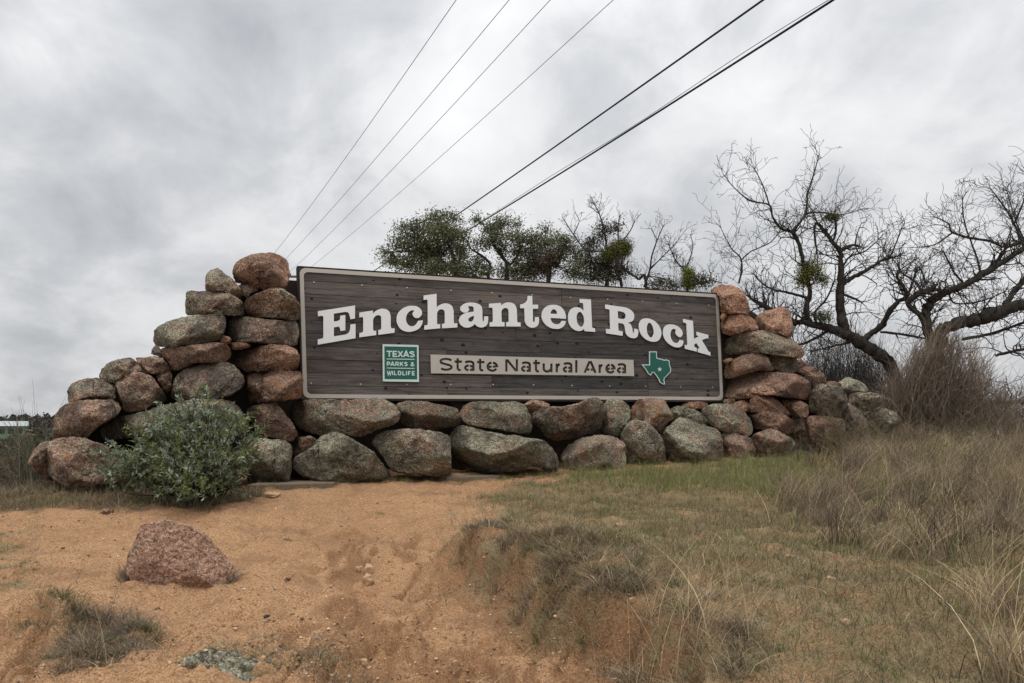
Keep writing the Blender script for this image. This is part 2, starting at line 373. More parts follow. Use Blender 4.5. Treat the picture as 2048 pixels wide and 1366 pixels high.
def gbase(X, Y):
    X = np.asarray(X, float); Y = np.asarray(Y, float); s = _W[-3]+_W[-2]*X+_W[-1]*Y
    for k in range(len(CP)): s = s+_W[k]*np.sqrt((X-CP[k, 0])**2+(Y-CP[k, 1])**2+.15**2)
    r = np.hypot(X, Y-8)
    far = -4.5+.6*fbm2(X, Y, .012, 2)
    t = sstep(16, 46, r)
    return np.clip(s, -6, 2.5)*(1-t)+far*t
def unproj(px, py):
    px = np.asarray(px, float); py = np.asarray(py, float)
    lo = np.full(px.shape, 1.2); hi = np.full(px.shape, 30.0); u = (px-CX)/F; v = (HY-py)/F
    # first crossing, marched
    Y = np.full(px.shape, 2.2); done = np.zeros(px.shape, bool); res = np.full(px.shape, 30.)
    pd = None
    for yy in np.concatenate([np.linspace(2.0, 15, 53), np.linspace(15.5, 30, 15)]):
        dz = EYE+v*yy-gbase(u*yy, np.full(px.shape, yy))
        hit = (dz <= 0) & ~done
        if pd is None: res[hit] = yy
        else: res[hit] = (py_+(yy-py_)*pd/(pd-dz+1e-9))[hit]
        done |= hit; pd = dz; py_ = yy
        if done.all(): break
    return u*res, res
def poly_xy(pts):
    a = np.array(pts, float); X, Y = unproj(a[:, 0], a[:, 1]); return np.stack([X, Y], 1)
def sd_polyline(X, Y, L, closed=False):
    """distance to polyline, and the side (+ = right of travel) of the nearest piece, and its arc parameter 0..1"""
    L = np.asarray(L); 
    if closed: L = np.vstack([L, L[:1]])
    best = np.full(np.shape(X), 1e9); side = np.zeros(np.shape(X)); par = np.zeros(np.shape(X))
    n = len(L)-1
    for k in range(n):
        a, b = L[k], L[k+1]; d = b-a; l2 = d@d+1e-12
        t = np.clip(((X-a[0])*d[0]+(Y-a[1])*d[1])/l2, 0, 1)
        qx = X-(a[0]+t*d[0]); qy = Y-(a[1]+t*d[1]); dd = np.hypot(qx, qy)
        m = dd < best; best = np.where(m, dd, best)
        side = np.where(m, np.sign(d[1]*qx-d[0]*qy), side); par = np.where(m, (k+t)/n, par)
    return best, side, par
def inside(X, Y, L):
    L = np.asarray(L); c = np.zeros(np.shape(X), bool); n = len(L)
    for k in range(n):
        x1, y1 = L[k]; x2, y2 = L[(k+1) % n]
        cond = ((y1 > Y) != (y2 > Y)) & (X < (x2-x1)*(Y-y1)/(y2-y1+1e-12)+x1); c ^= cond
    return c
def region(X, Y, L, soft=.15, warp=.12):
    wx = fbm2(X, Y, 1.3, 3, z=3.3)*warp*2; wy = fbm2(X, Y, 1.3, 3, z=9.1)*warp*2
    d, _, _ = sd_polyline(X+wx, Y+wy, L, True); s = np.where(inside(X+wx, Y+wy, L), d, -d)
    return sstep(-soft, soft, s)
BANK = poly_xy([(840, 1118), (900, 1128), (975, 1160), (1045, 1195), (1080, 1240), (1170, 1275), (1265, 1305), (1320, 1345), (1370, 1430), (1420, 1600)])
PATH = poly_xy([(1180, 1420), (1150, 1345), (1010, 1265), (880, 1205), (800, 1160), (740, 1120), (700, 1075)])
GULLY = poly_xy([(760, 1420), (745, 1340), (735, 1280), (700, 1235), (690, 1200)])
GUL2 = poly_xy([(1010, 1400), (930, 1320), (840, 1275), (790, 1260)])
MOUND = [poly_xy([(345, 1190)])[0], poly_xy([(500, 1345)])[0], poly_xy([(150, 1250)])[0], poly_xy([(60, 1235)])[0]]
HOLE = poly_xy([(50, 1300)])[0]
P_TURF = poly_xy([(925, 985), (1130, 950), (1450, 925), (1800, 892), (2300, 882), (2300, 1950), (1500, 1950), (1380, 1500), (1320, 1340), (1262, 1300), (1080, 1235), (1045, 1190), (965, 1150), (880, 1120), (930, 1060), (985, 1010)])
P_TALL = poly_xy([(1640, 925), (1800, 892), (2300, 882), (2300, 1950), (2080, 1700), (2030, 1440), (1960, 1290), (1880, 1190), (1690, 1140), (1590, 1070), (1570, 980)])
P_GREEN = poly_xy([(1120, 952), (1440, 930), (1620, 918), (1640, 960), (1560, 1000), (1420, 985), (1290, 978), (1130, 968)])
P_LITTER = poly_xy([(-200, 985), (20, 975), (300, 985), (520, 975), (520, 990), (470, 1012), (250, 1022), (60, 1022), (-200, 1030)])
P_LEFTG = poly_xy([(-100, 1050), (60, 1045), (130, 1075), (110, 1110), (20, 1190), (-100, 1195)])
P_FORE = poly_xy([(330, 1420), (420, 1290), (560, 1255), (700, 1262), (760, 1340), (800, 1420)])
P_ERO = poly_xy([(600, 1060), (840, 1070), (900, 1170), (1080, 1265), (1230, 1330), (1300, 1500), (360, 1500), (520, 1290), (640, 1200)])
P_RUT = poly_xy([(-60, 1200), (160, 1215), (210, 1250), (140, 1320), (60, 1400), (-100, 1420)])
def rills(X, Y):
    m = np.zeros(np.shape(X)); near = (np.abs(X) < 5) & (Y > 2) & (Y < 9)
    if near.any():
        x, y = X[near], Y[near]; mm = np.maximum(region(x, y, P_ERO, .25, .12), region(x, y, P_RUT, .15, .08))
        wx = x+.25*fbm2(x, y, 1.4, 2, z=3.); r = 1-np.abs(fbm2(wx*2.6, y*.85, 1.0, 3, z=21.))*1.6
        m[near] = mm*sstep(.72, .98, r)
    return m
def gz(X, Y, detail=True):
    X = np.asarray(X, float); Y = np.asarray(Y, float)
    z = gbase(X, Y)
    near = (np.abs(X) < 14) & (Y > 1) & (Y < 16)
    d, s, p = sd_polyline(X, Y, BANK); sgn = d*np.where(s > 0, -1, 1)*1.0
    wob = .10*fbm2(X, Y, 4.0, 3, z=1.7)
    e = sgn+wob
    fade = sstep(0, .16, p)
    z = z+np.where(near, fade*.25*sstep(-.05, .12, e)*(1-sstep(.6, 3.0, e)), 0)
    d, s, p = sd_polyline(X, Y, PATH); z = z-np.where(near, .11*(1-sstep(.08, .50, d+wob*.6))*sstep(1, .6, p), 0)
    d, s, p = sd_polyline(X, Y, GULLY); e2 = d*np.where(s > 0, 1, -1)+wob*.7; z = z-np.where(near, .10*(1-sstep(.0, .16, d+wob*.6))+.09*sstep(-.04, .08, e2)*(1-sstep(.15, .8, e2))*sstep(1, .8, p), 0)
    d, s, p = sd_polyline(X, Y, GUL2); z = z-np.where(near, .08*(1-sstep(.0, .15, d+wob*.8)), 0)
    for (mx, my), hgt, rad in zip(MOUND, (.045, .04, .09, .08), (.42, .55, .45, .35)):
        z = z+hgt*np.exp(-(((X-mx)**2+(Y-my)**2)/rad**2))
    z = z-.12*np.exp(-(((X-HOLE[0])**2+((Y-HOLE[1])*1.6)**2)/.22**2))
    if detail:
        n = .040*fbm2(X, Y, 1.1, 3)+.030*fbm2(X, Y, 4.3, 3, z=5.)
        rough = 1+1.2*np.exp(-(((X+.6)**2+(Y-4.2)**2)/1.4**2))
        z = z-.060*rills(X, Y)
        z = z+n*np.clip(1.6-np.abs(Y-6)/12, .3, 1.2)*rough+.010*fbm2(X, Y, 15, 3, .6, z=8.)*rough
    return z
def hill(X, Y):
    # a far rise on the left only
    ang = X/np.maximum(Y, 1)
    return sstep(85, 225, Y)*7.6*sstep(-.30, -.50, ang)*(1-.35*sstep(300, 700, Y))
def cover_masks(X, Y):
    turf = region(X, Y, P_TURF, .45, .22); tall = region(X, Y, P_TALL, .3, .15)
    lit = region(X, Y, P_LITTER, .10, .06); lg = region(X, Y, P_LEFTG, .3, .2)*.85; fo = region(X, Y, P_FORE, .2, .12)*.5
    pat = fbm2(X, Y, 1.6, 4, z=2.2)
    return turf, tall, lit, lg, fo, pat
def build_ground():
    us = np.concatenate([np.linspace(-2.6, -.78, 46, endpoint=False), np.linspace(-.78, .78, 430), np.linspace(.78, 2.6, 47)[1:]])
    Ys = np.concatenate([np.linspace(-6, 2.6, 40, endpoint=False), np.geomspace(2.6, 15, 420, endpoint=False), np.geomspace(15, 4000, 90)])
    U, Yg = np.meshgrid(us, Ys)
    X = U*(np.maximum(Yg, 0)+.6+np.clip(3-Yg, 0, 9)*.6)
    Z = gz(X, Yg)+hill(X, Yg)
    near = (Yg > 1.5) & (Yg < 17) & (np.abs(X) < 12)
    C = np.zeros(X.shape+(3,), np.float32)
    xs, ys = X[near], Yg[near]
    turf, tall, lit, lg, fo, pat = cover_masks(xs, ys)
    d, s, p = sd_polyline(xs, ys, BANK); scarp = (1-sstep(.08, .26, d))*sstep(0, .12, p)*1.0
    d2, _, _ = sd_polyline(xs, ys, GULLY); d3, _, _ = sd_polyline(xs, ys, GUL2); dp, _, _ = sd_polyline(xs, ys, PATH)
    scarp = np.clip(scarp+rills(xs, ys)*.8+(1-sstep(.05, .25, d2))*.8+(1-sstep(.05, .22, d3))*.8+(1-sstep(.1, .5, dp))*.10, 0, 1)
    cov = np.clip(np.maximum.reduce([turf*(.95+.42*pat+.2*sstep(0, 4, xs)), tall, lg*(.6+pat), fo*(.55+.6*pat)])+np.clip(pat-.28, 0, 1)*.9, 0, 1)
    C[near, 0] = cov; C[near, 1] = scarp; C[near, 2] = lit
    fr = (Yg >= 17) | ((np.abs(X) >= 12) & (Yg > 4)); C[fr, 0] = 1; C[fr, 2] = sstep(20, 40, np.hypot(X, Yg))[fr]*.8
    n, mcol = X.shape
    V = np.stack([X, Yg, Z], -1).reshape(-1, 3)
    i = np.arange(n-1)[:, None]*mcol; j = np.arange(mcol-1)[None]
    Q = np.stack([i+j, i+j+1, i+mcol+j+1, i+mcol+j], -1).reshape(-1, 4)
    me = mesh_np('ground', V, quads=Q, smooth=True, col=C.reshape(-1, 3))
    o = link('ground', me, M_SAND); o['kind'] = 'structure'
    return o
build_ground()
# ------------------------------------------------------------------ the sign
C_TL, C_TR, C_BL, C_BR = (on_sign(*p) for p in ((597.5, 534.0), (1436.5, 588.0), (605.0, 797.5), (1446.5, 801.5)))
SW = float(np.linalg.norm(C_BR-C_BL)); SH = float(np.linalg.norm(C_TL-C_BL))
def sg(s, t, off=0.0):
    """s metres along from the left, t metres up, off metres proud of the plank face"""
    s = np.asarray(s, float)/SW; t = np.asarray(t, float)/SH
    s, t = s[..., None], t[..., None]
    return (1-s)*(1-t)*C_BL+s*(1-t)*C_BR+(1-s)*t*C_TL+s*t*C_TR+np.asarray(off)[..., None]*SN if np.ndim(off) else (1-s)*(1-t)*C_BL+s*(1-t)*C_BR+(1-s)*t*C_TL+s*t*C_TR+off*SN
sign = empty('timber_sign', tuple(sg(SW/2, 0.0, -.1)-np.array([0, 0, .95])), 'wide weathered plank sign with white slab lettering, framed in beige, between two boulder piles', 'sign')

def sbox(name, s0, s1, t0, t1, o0, o1, mat, parent, pl=False, segs=1):
    ss = np.linspace(s0, s1, segs+1)
    c = []
    V = []; Fc = []
    for s in ss: V += [sg(s, t0, o0), sg(s, t0, o1), sg(s, t1, o1), sg(s, t1, o0)]
    for k in range(segs):
        b = 4*k
        for j in range(4): Fc.append((b+j, b+(j+1) % 4, b+4+(j+1) % 4, b+4+j))
    Fc += [(3, 2, 1, 0), tuple(4*segs+x for x in (0, 1, 2, 3))]
    me = mesh_np(name, local(V, sign), faces=Fc)
    if pl:
        a = me.attributes.new('pl', 'FLOAT_VECTOR', 'POINT')
        arr = []
        for s in ss: arr += [(s, t0, 0), (s, t0, .05), (s, t1, .05), (s, t1, 0)]
        a.data.foreach_set('vector', np.array(arr, np.float32).ravel())
    fix_normals(me)
    o = link(name, me, mat); o.parent = parent
    return o
rows = 10; ph = SH/rows
joins = [(.575,), (.575,), (.30, .80), (.30,), (.46, .86), (.52,), (.30, .62), (.56,), (.40, .79), (.30, .79)]
joins = joins[::-1]
rr = random.Random(5)
for r in range(rows):
    xs = [0.0]+sorted(j*SW for j in joins[r])+[SW]
    for a, b in zip(xs[:-1], xs[1:]):
        j = rr.uniform(-.0025, .0025)
        sbox('plank', a+(.0025 if a > 0 else 0), b-(.0025 if b < SW else 0), r*ph+.0025, (r+1)*ph-.0025, -.038, j, M_PLANK, sign, pl=True)
# carcass behind the planks, with its thin dark capping round the edge
sbox('backing_board', .02, SW-.02, .02, SH-.02, -.10, -.041, M_DARKWOOD, sign)
sbox('capping', -.0005, SW+.0005, SH, SH+.012, -.12, .012, M_DARKWOOD, sign)
sbox('capping', -.0005, SW+.0005, -.020, 0.0, -.12, .012, M_DARKWOOD, sign)
sbox('capping', -.016, -.001, -.02, SH+.012, -.12, .010, M_DARKWOOD, sign)
sbox('capping', SW+.001, SW+.014, -.02, SH+.012, -.12, .010, M_DARKWOOD, sign)
for s in (.10, SW*.33, SW*.66, SW-.10): sbox('post', s-.07, s+.07, -1.0, SH-.08, -.26, -.122, M_DARKWOOD, sign)
sbox('cross_beam', -.18, SW+.05, SH-.36, SH-.12, -.40, -.262, M_DARKWOOD, sign)
sbox('cross_beam', -.10, SW+.05, .15, .35, -.40, -.262, M_DARKWOOD, sign)

def rrect(s0, s1, t0, t1, r, n=7):
    P = []
    for cx, cy, a0 in ((s1-r, t1-r, 0), (s0+r, t1-r, 90), (s0+r, t0+r, 180), (s1-r, t0+r, 270)):
        for k in range(n+1):
            a = math.radians(a0+90*k/n); P.append((cx+r*math.cos(a), cy+r*math.sin(a)))
    return P
def frame_ring():
    m, wd = .008, .048
    A = rrect(m, SW-m, m, SH-m, .075); B = rrect(m+wd, SW-m-wd, m+wd, SH-m-wd, .055); n = len(A)
    V = []
    for P, o in ((A, .003), (B, .003), (A, .012), (B, .012)): V += [sg(x, y, o) for x, y in P]
    Fc = []
    for k in range(n):
        j = (k+1) % n
        Fc += [(2*n+k, 2*n+j, 3*n+j, 3*n+k), (k, j, 2*n+j, 2*n+k), (3*n+k, 3*n+j, n+j, n+k), (n+k, n+j, j, k)]
    me = mesh_np('frame_band', local(V, sign), faces=Fc); fix_normals(me)
    o = link('frame_band', me, M_BEIGE); o.parent = sign
frame_ring()

def curve_mesh(contours, depth=1.0, res=7):
    """2D outlines (x, y[, 's']) -> filled, extruded mesh data (verts, faces); z runs 0..1"""
    cu = bpy.data.curves.new('outline', 'CURVE'); cu.dimensions = '2D'; cu.fill_mode = 'BOTH'; cu.extrude = .5; cu.resolution_u = res
    for c in contours:
        sp = cu.splines.new('BEZIER'); sp.bezier_points.add(len(c)-1); sp.use_cyclic_u = True
        for bp, p in zip(sp.bezier_points, c):
            bp.co = (p[0], -p[1], 0); h = 'AUTO' if len(p) > 2 else 'VECTOR'
            bp.handle_left_type = h; bp.handle_right_type = h
    ob = bpy.data.objects.new('outline', cu); COL.objects.link(ob)
    dg = bpy.context.evaluated_depsgraph_get(); dg.update()
    me = bpy.data.meshes.new_from_object(ob.evaluated_get(dg))
    bm = bmesh.new(); bm.from_mesh(me); bmesh.ops.remove_doubles(bm, verts=bm.verts, dist=1e-4)
    bmesh.ops.recalc_face_normals(bm, faces=bm.faces); bm.to_mesh(me); bm.free()
    V = np.array([v.co[:] for v in me.vertices]); Fc = [tuple(p.vertices) for p in me.polygons]
    bpy.data.objects.remove(ob); bpy.data.curves.remove(cu); bpy.data.meshes.remove(me)
    V[:, 1] *= -1; V[:, 2] += .5
    return V, Fc
def sign_piece(name, V, Fc, o0, o1, mat, parent):
    W = on_sign(V[:, 0], V[:, 1], o0+V[:, 2]*(o1-o0))
    me = mesh_np(name, local(W, sign), faces=Fc); fix_normals(me)
    o = link(name, me, mat); o.parent = parent
    return o
def tr(pts, ox, oy, sc_): return [(ox+p[0]/sc_, oy+p[1]/sc_)+tuple(p[2:]) for p in pts]
S = 's'
def P(txt):
    """'x,y x,y* ...' : a star marks a smooth point"""
    out = []
    for w_ in txt.split():
        st = w_.endswith('*'); x, y = w_.rstrip('*').split(','); out.append((float(x), float(y), S) if st else (float(x), float(y)))
    return out
LA, LB, LC, LD, LE, LF = (625, 580, 11.38), (780, 570, 11.38), (910, 570, 11.38), (1030, 580, 11.38), (1200, 590, 13.94), (1310, 625, 13.94)
LETTERS = [
 (LA, ['112,490 958,357 958,655 855,672 836,590* 803,520* 740,503 478,545 478,725 560,712 608,685* 622,640 622,592 738,575 738,920 628,940 620,890* 595,838 478,855 478,1060 740,1018 815,975* 850,890 855,790 970,775 970,1102 112,1248 112,1128 200,1110 230,1095* 240,1060 240,620 225,597 190,592 120,605']),
 (LA, ['1058,520 1362,472 1366,540 1450,470* 1600,432* 1720,480* 1768,590 1770,840 1790,882 1856,872 1856,976 1490,1025 1490,915 1545,905 1557,880 1555,690 1545,605* 1490,578* 1410,610* 1368,680 1368,900 1385,935 1440,930 1440,1030 1058,1082 1058,985 1130,970 1145,940 1145,650 1130,618 1058,630']),
 (LB, ['140,790* 155,690* 240,570* 360,500* 490,480* 640,515* 715,620* 690,710* 600,758* 525,720* 503,655* 540,590 500,580* 420,620* 365,700* 352,780* 370,860* 430,930* 500,945* 580,900* 630,820 735,808 715,900* 640,1000* 500,1060* 400,1070* 250,1020* 160,900*']),
 (LB, ['755,245 1047,205 1050,515 1130,455* 1270,425* 1390,480* 1435,600 1438,850 1452,882 1518,872 1518,970 1172,990 1172,890 1222,885 1236,860 1235,660 1220,590* 1160,560* 1085,590* 1058,660 1058,880 1072,900 1128,892 1128,990 770,1022 770,925 838,915 850,885 845,360 830,335 755,345']),
 (LC, ['360,405* 500,430* 590,500* 608,600 612,800 630,838* 648,800 652,718 738,718 738,820* 710,910* 630,965* 540,965* 470,930* 435,890 380,940* 260,975* 150,940* 85,860* 80,790* 120,710* 220,645* 330,622* 415,612 412,540 400,508* 350,488* 275,495 303,540* 290,600* 210,635* 130,600* 105,540* 135,480* 230,420*', '418,705 340,735* 290,780* 300,825* 350,840* 400,800* 418,760']),
 (LC, ['760,430 1030,415 1037,470 1110,420* 1220,402* 1340,450* 1390,550 1400,830 1415,858 1478,858 1478,948 1152,948 1152,850 1195,848 1210,820 1205,620 1190,555* 1130,528* 1065,560* 1040,610 1045,820 1060,850 1112,850 1112,948 775,948 775,855 835,850 850,820 842,540 825,520 760,520']),
 (LD, ['272,140 375,140 382,340 508,340 510,432 388,432 390,700 412,738* 438,700 440,622 528,622 528,720* 500,810* 400,862* 280,830* 215,740* 205,620 195,420 105,420 103,335 190,310* 255,250* 270,190*']),
 (LD, ['590,580* 620,470* 710,375* 850,342* 990,370* 1090,460* 1135,570* 1145,660 790,640 805,700* 860,765* 940,785* 1010,760* 1045,705 1142,712 1110,800* 1030,870* 900,888* 760,850* 650,760* 600,670*', '790,545 810,480* 860,445* 920,475* 945,550']),
 (LD, ['1455,210 1708,222 1735,850 1750,868 1802,875 1805,958 1562,940 1558,885 1500,925* 1420,938* 1310,895* 1220,790* 1193,650* 1215,510* 1290,420* 1390,398* 1490,430* 1545,485 1535,320 1520,300 1455,295', '1450,505* 1520,560* 1555,680* 1540,800* 1490,840* 1420,790* 1388,680* 1395,560*']),
 (LE, ['120,272 590,338 720,365* 850,440* 920,540* 925,640* 880,730* 760,770 830,830* 870,920* 890,1030* 912,1075* 930,1040 932,940 1032,965 1040,1080* 1000,1180* 920,1210* 800,1180* 710,1100* 680,980* 660,870* 620,810* 560,795* 480,783 490,985 510,1005 608,1025 605,1142 150,1075 148,948 240,962 262,940 245,430 228,408 128,390', '470,455 590,475* 670,520* 690,590* 670,660* 600,675* 478,655']),
 (LE, ['1060,880* 1080,770* 1150,685* 1270,655* 1420,690* 1560,790* 1650,920* 1685,1060* 1660,1190* 1590,1280* 1470,1308* 1320,1275* 1180,1180* 1090,1040*', '1350,780* 1425,850* 1470,990* 1465,1110* 1400,1188* 1320,1120* 1280,980* 1290,850*']),
 (LF, ['400,335* 540,360* 660,430* 730,530* 738,620* 680,692* 600,660* 545,580* 550,520* 565,495 500,460* 440,490* 408,570* 410,660* 450,780* 530,850* 600,850* 645,815* 665,765 765,790 750,890* 690,960* 590,978* 440,930* 290,810* 210,660* 200,560* 230,430* 310,355*']),
 (LF, ['755,182 1030,240 1058,745 1195,670 1135,640 1128,540 1458,630 1462,725 1400,725 1280,775 1440,1045 1460,1085 1518,1110 1518,1208 1170,1110 1168,1010 1218,1000 1130,860 1065,890 1072,955 1095,978 1138,988 1138,1095 808,1015 802,905 860,922 880,900 850,325 830,298 762,280']),
]
for (ox, oy, s_), cs in LETTERS:
    V, Fc = curve_mesh([tr(P(c), ox, oy, s_) for c in cs])
    sign_piece('letter', V, Fc, .014, .026, M_WHITE, sign)

# stroke lettering -----------------------------------------------------------
def arc(cx, cy, rx, ry, a0, a1, n=9):
    return [(cx+rx*math.cos(math.radians(a0+(a1-a0)*k/n)), cy+ry*math.sin(math.radians(a0+(a1-a0)*k/n))) for k in range(n+1)]
G = {  # strokes in a box: x 0..1, y 0 (baseline) .. 1 (cap height)
 'T': [[(0, .93), (1, .93)], [(.5, 0), (.5, .93)]],
 'E': [[(.96, .93), (.1, .93), (.1, .07), (1, .07)], [(.1, .5), (.88, .5)]],
 'X': [[(.04, 1), (.96, 0)], [(.96, 1), (.04, 0)]],
 'A': [[(.03, 0), (.5, 1), (.97, 0)], [(.2, .28), (.8, .28)]],
 'S': [[(.93, .80)]+arc(.5, .72, .42, .21, 45, 180, 6)+arc(.5, .30, .44, .23, 88, -150, 9)[1:]],
 'P': [[(.1, 0), (.1, .93), (.6, .93)]+arc(.62, .66, .3, .27, 80, -80, 6)+[(.1, .39)]],
 'R': [[(.1, 0), (.1, .93), (.6, .93)]+arc(.62, .68, .28, .25, 80, -80, 6)+[(.1, .43)], [(.5, .43), (.95, 0)]],
 'K': [[(.1, 0), (.1, 1)], [(.92, 1), (.12, .36)], [(.4, .58), (.96, 0)]],
 '&': [[(1, .02), (.32, .66)]+arc(.45, .77, .19, .18, 210, -30, 7)+arc(.42, .27, .36, .22, 100, 330, 9)[0:]+[(.95, .45)]],
 'W': [[(.03, 1), (.27, 0), (.5, .85), (.73, 0), (.97, 1)]],
 'I': [[(.5, 0), (.5, 1)]],
 'L': [[(.12, 1), (.12, .07), (1, .07)]],
 'D': [[(.1, .07), (.1, .93), (.5, .93)]+arc(.5, .5, .42, .43, 80, -80, 8)+[(.1, .07)]],
 'F': [[(.1, 0), (.1, .93), (1, .93)], [(.1, .5), (.85, .5)]],
}
SM = {  # the stencil sans: y in cap heights, x 0..1, gaps are the stencil bridges
 'S': [[(.90, .80)]+arc(.50, .745, .40, .165, 35, 180, 8)+[(.14, .60)]+arc(.50, .27, .40, .20, 75, -90, 10)+arc(.50, .30, .44, .23, 270, 215, 4)],
 't': [[(.40, .98), (.40, .22)]+arc(.64, .22, .24, .155, 180, 310, 6), [(0, .72), (.97, .72)]],
 'a': [[(.10, .66)]+arc(.47, .60, .38, .145, 140, 0, 8)+[(.86, 0)], [(.44, .425)]+arc(.44, .245, .34, .18, 95, 265, 8)[0:], [(.54, .42), (.80, .34)], [(.54, .065), (.70, .10), (.80, .20)]],
 'e': [arc(.5, .37, .42, .32, 97, 330, 12), arc(.5, .37, .42, .32, 82, 8, 6)+[(.55, .36)], [(.45, .36), (.10, .36)]],
 'N': [[(.09, 0), (.09, .97)], [(.91, 1), (.91, .03)], [(.13, .95), (.87, .05)]],
 'u': [[(.11, .70), (.11, .30)]+arc(.45, .29, .34, .235, 180, 330, 8)+[(.86, .26)], [(.88, .70), (.88, 0)]],
 'r': [[(.20, .70), (.20, 0)], [(.24, .44)]+arc(.78, .40, .50, .25, 170, 95, 5)],
 'l': [[(.5, 1.02), (.5, 0)]],
 'A': [[(.08, 0), (.47, .95)], [(.53, .95), (.92, 0)], [(.25, .27), (.46, .27)], [(.54, .27), (.75, .27)]],
}
def stroke_poly(pts, wd):
    Pn = np.array(pts, float); keep = [0]
    for k in range(1, len(Pn)):
        if np.linalg.norm(Pn[k]-Pn[keep[-1]]) > .15: keep.append(k)
    Pn = Pn[keep]; n = len(Pn)
    d = Pn[1:]-Pn[:-1]; d /= np.linalg.norm(d, axis=1)[:, None]; nr = np.stack([-d[:, 1], d[:, 0]], 1)
    Lf = []; Rt = []
    for k in range(n):
        if k == 0: m = nr[0]
        elif k == n-1: m = nr[-1]
        else:
            m = nr[k-1]+nr[k]; m /= np.linalg.norm(m)+1e-9; m /= max(.35, m@nr[k])
        Lf.append(Pn[k]+m*wd/2); Rt.append(Pn[k]-m*wd/2)
    return np.array(Lf), np.array(Rt)
def stroke_mesh(strokes, wd, z0=0.0, z1=1.0):
    V = []; Fc = []
    for q, st in enumerate(strokes):
        Lf, Rt = stroke_poly(st, wd*(1+.002*q)); n = len(Lf); b = len(V)
        zz0, zz1 = z0-.004*q, z1+.004*q
        for k in range(n):
            V += [(*Lf[k], zz0), (*Rt[k], zz0), (*Rt[k], zz1), (*Lf[k], zz1)]
        for k in range(n-1):
            for j in range(4): Fc.append((b+4*k+j, b+4*k+(j+1) % 4, b+4*k+4+(j+1) % 4, b+4*k+4+j))
        Fc += [(b+3, b+2, b+1, b), tuple(b+4*(n-1)+x for x in range(4))]
    return np.array(V), Fc
def place(glyph, x0, x1, ybase, cap, slope=0.0, pad=0.0):
    return [[(x0+pad+gx*(x1-x0-2*pad), ybase+slope*gx*(x1-x0)-gy*cap) for gx, gy in st] for st in glyph]

# name plate: a beige plate with the words cut through it
def name_plate():
    V, Fc = curve_mesh([[(860, 709.3), (1265, 720.0), (1266.5, 752.3), (861, 746.8)]])
    st = []
    for ch, x0, x1 in (('S', 876.7, 905.2), ('t', 907.3, 923.9), ('a', 926.3, 949.3), ('t', 952.2, 968.8), ('e', 971.4, 995), ('N', 1008.5, 1035.2), ('a', 1040.1, 1061.6), ('t', 1064.2, 1079.6), ('u', 1083.1, 1104.3), ('r', 1109.1, 1121.9), ('a', 1123.5, 1144.5), ('l', 1148.4, 1153.6), ('A', 1165, 1192), ('r', 1194.9, 1207), ('e', 1208.9, 1229.2), ('a', 1231.6, 1251.6)):
        base = 741.3+(x0-876)*.0155; cap = 25.6-(x0-876)*.0035
        st += place(SM[ch], x0, x1, base, cap, .0155, .6 if ch not in 'l' else 0)
    cv, cf = stroke_mesh(st, 4.55, -.6, 1.6)
    pm = mesh_np('name_plate', V, faces=Fc); fix_normals(pm)
    cm = mesh_np('cutter', cv, faces=cf); fix_normals(cm)
    po = link('name_plate', pm, M_BEIGE); co = link('cutter', cm)
    md = po.modifiers.new('cut', 'BOOLEAN'); md.operation = 'DIFFERENCE'; md.object = co; md.solver = 'EXACT'; md.use_self = True
    dg = bpy.context.evaluated_depsgraph_get(); dg.update()
    em = bpy.data.meshes.new_from_object(po.evaluated_get(dg))
    V = np.array([v.co[:] for v in em.vertices]); Fc = [tuple(p.vertices) for p in em.polygons]
    bpy.data.objects.remove(po); bpy.data.objects.remove(co)
    bpy.data.meshes.remove(pm); bpy.data.meshes.remove(cm)
    o = sign_piece('name_plate', V, Fc, .018, .026, M_BEIGE, sign)
    print('name plate', len(V), len(Fc))
name_plate()

# green plaque
def plaque():
    ox, oy, s_ = 750, 680, 14.38
    V, Fc = curve_mesh([tr(P('200,127 1235,150 1248,1212 208,1195'), ox, oy, s_)])
    body = sign_piece('plaque', V, Fc, .016, .028, M_GREEN, sign)
    V, Fc = curve_mesh([tr(P('201,128 1234,151 1247,1211 209,1194'), ox, oy, s_), tr(P('252,188 1188,208 1196,1142 258,1132'), ox, oy, s_)])
    sign_piece('plaque_border', V, Fc, .0285, .0305, M_MINT, body)
    lines = [('T 318 470,E 487 628,X 645 780,A 803 955,S 970 1122', 485, 165, 2.5), ('P 318 425,A 432 545,R 562 670,K 690 800,S 818 920', 745, 112, 1.85), ('& 1005 1115', 745, 112, 1.85), ('W 330 460,I 478 500,L 525 612,D 637 745,L 765 855,I 875 897,F 930 1010,E 1040 1130', 1008, 115, 1.85)]
    for txt, base, cap, wd in lines:
        st = []
        for it in txt.split(','):
            ch, x0, x1 = it.split(); x0 = float(x0); x1 = float(x1)
            yb = base+(x0-318)*.014; pad = 0 if ch in 'TWXAI' else 8
            st += [[(ox+x/s_, oy+y/s_) for x, y in q] for q in place(G[ch], x0, x1, yb, cap, .014, pad)]
        V, Fc = stroke_mesh(st, wd)
        V[:, 2] = np.clip(V[:, 2], -.1, 1.1)
        sign_piece('lettering', V, Fc, .0285, .0300, M_MINT, body)
    for y in (555, 815):
        V, Fc = stroke_mesh([[(ox+320/s_, oy+(y-5)/s_), (ox+1118/s_, oy+(y+8)/s_)]], 1.5)
        sign_piece('rule_line', V, Fc, .0285, .0300, M_MINT, body)
plaque()
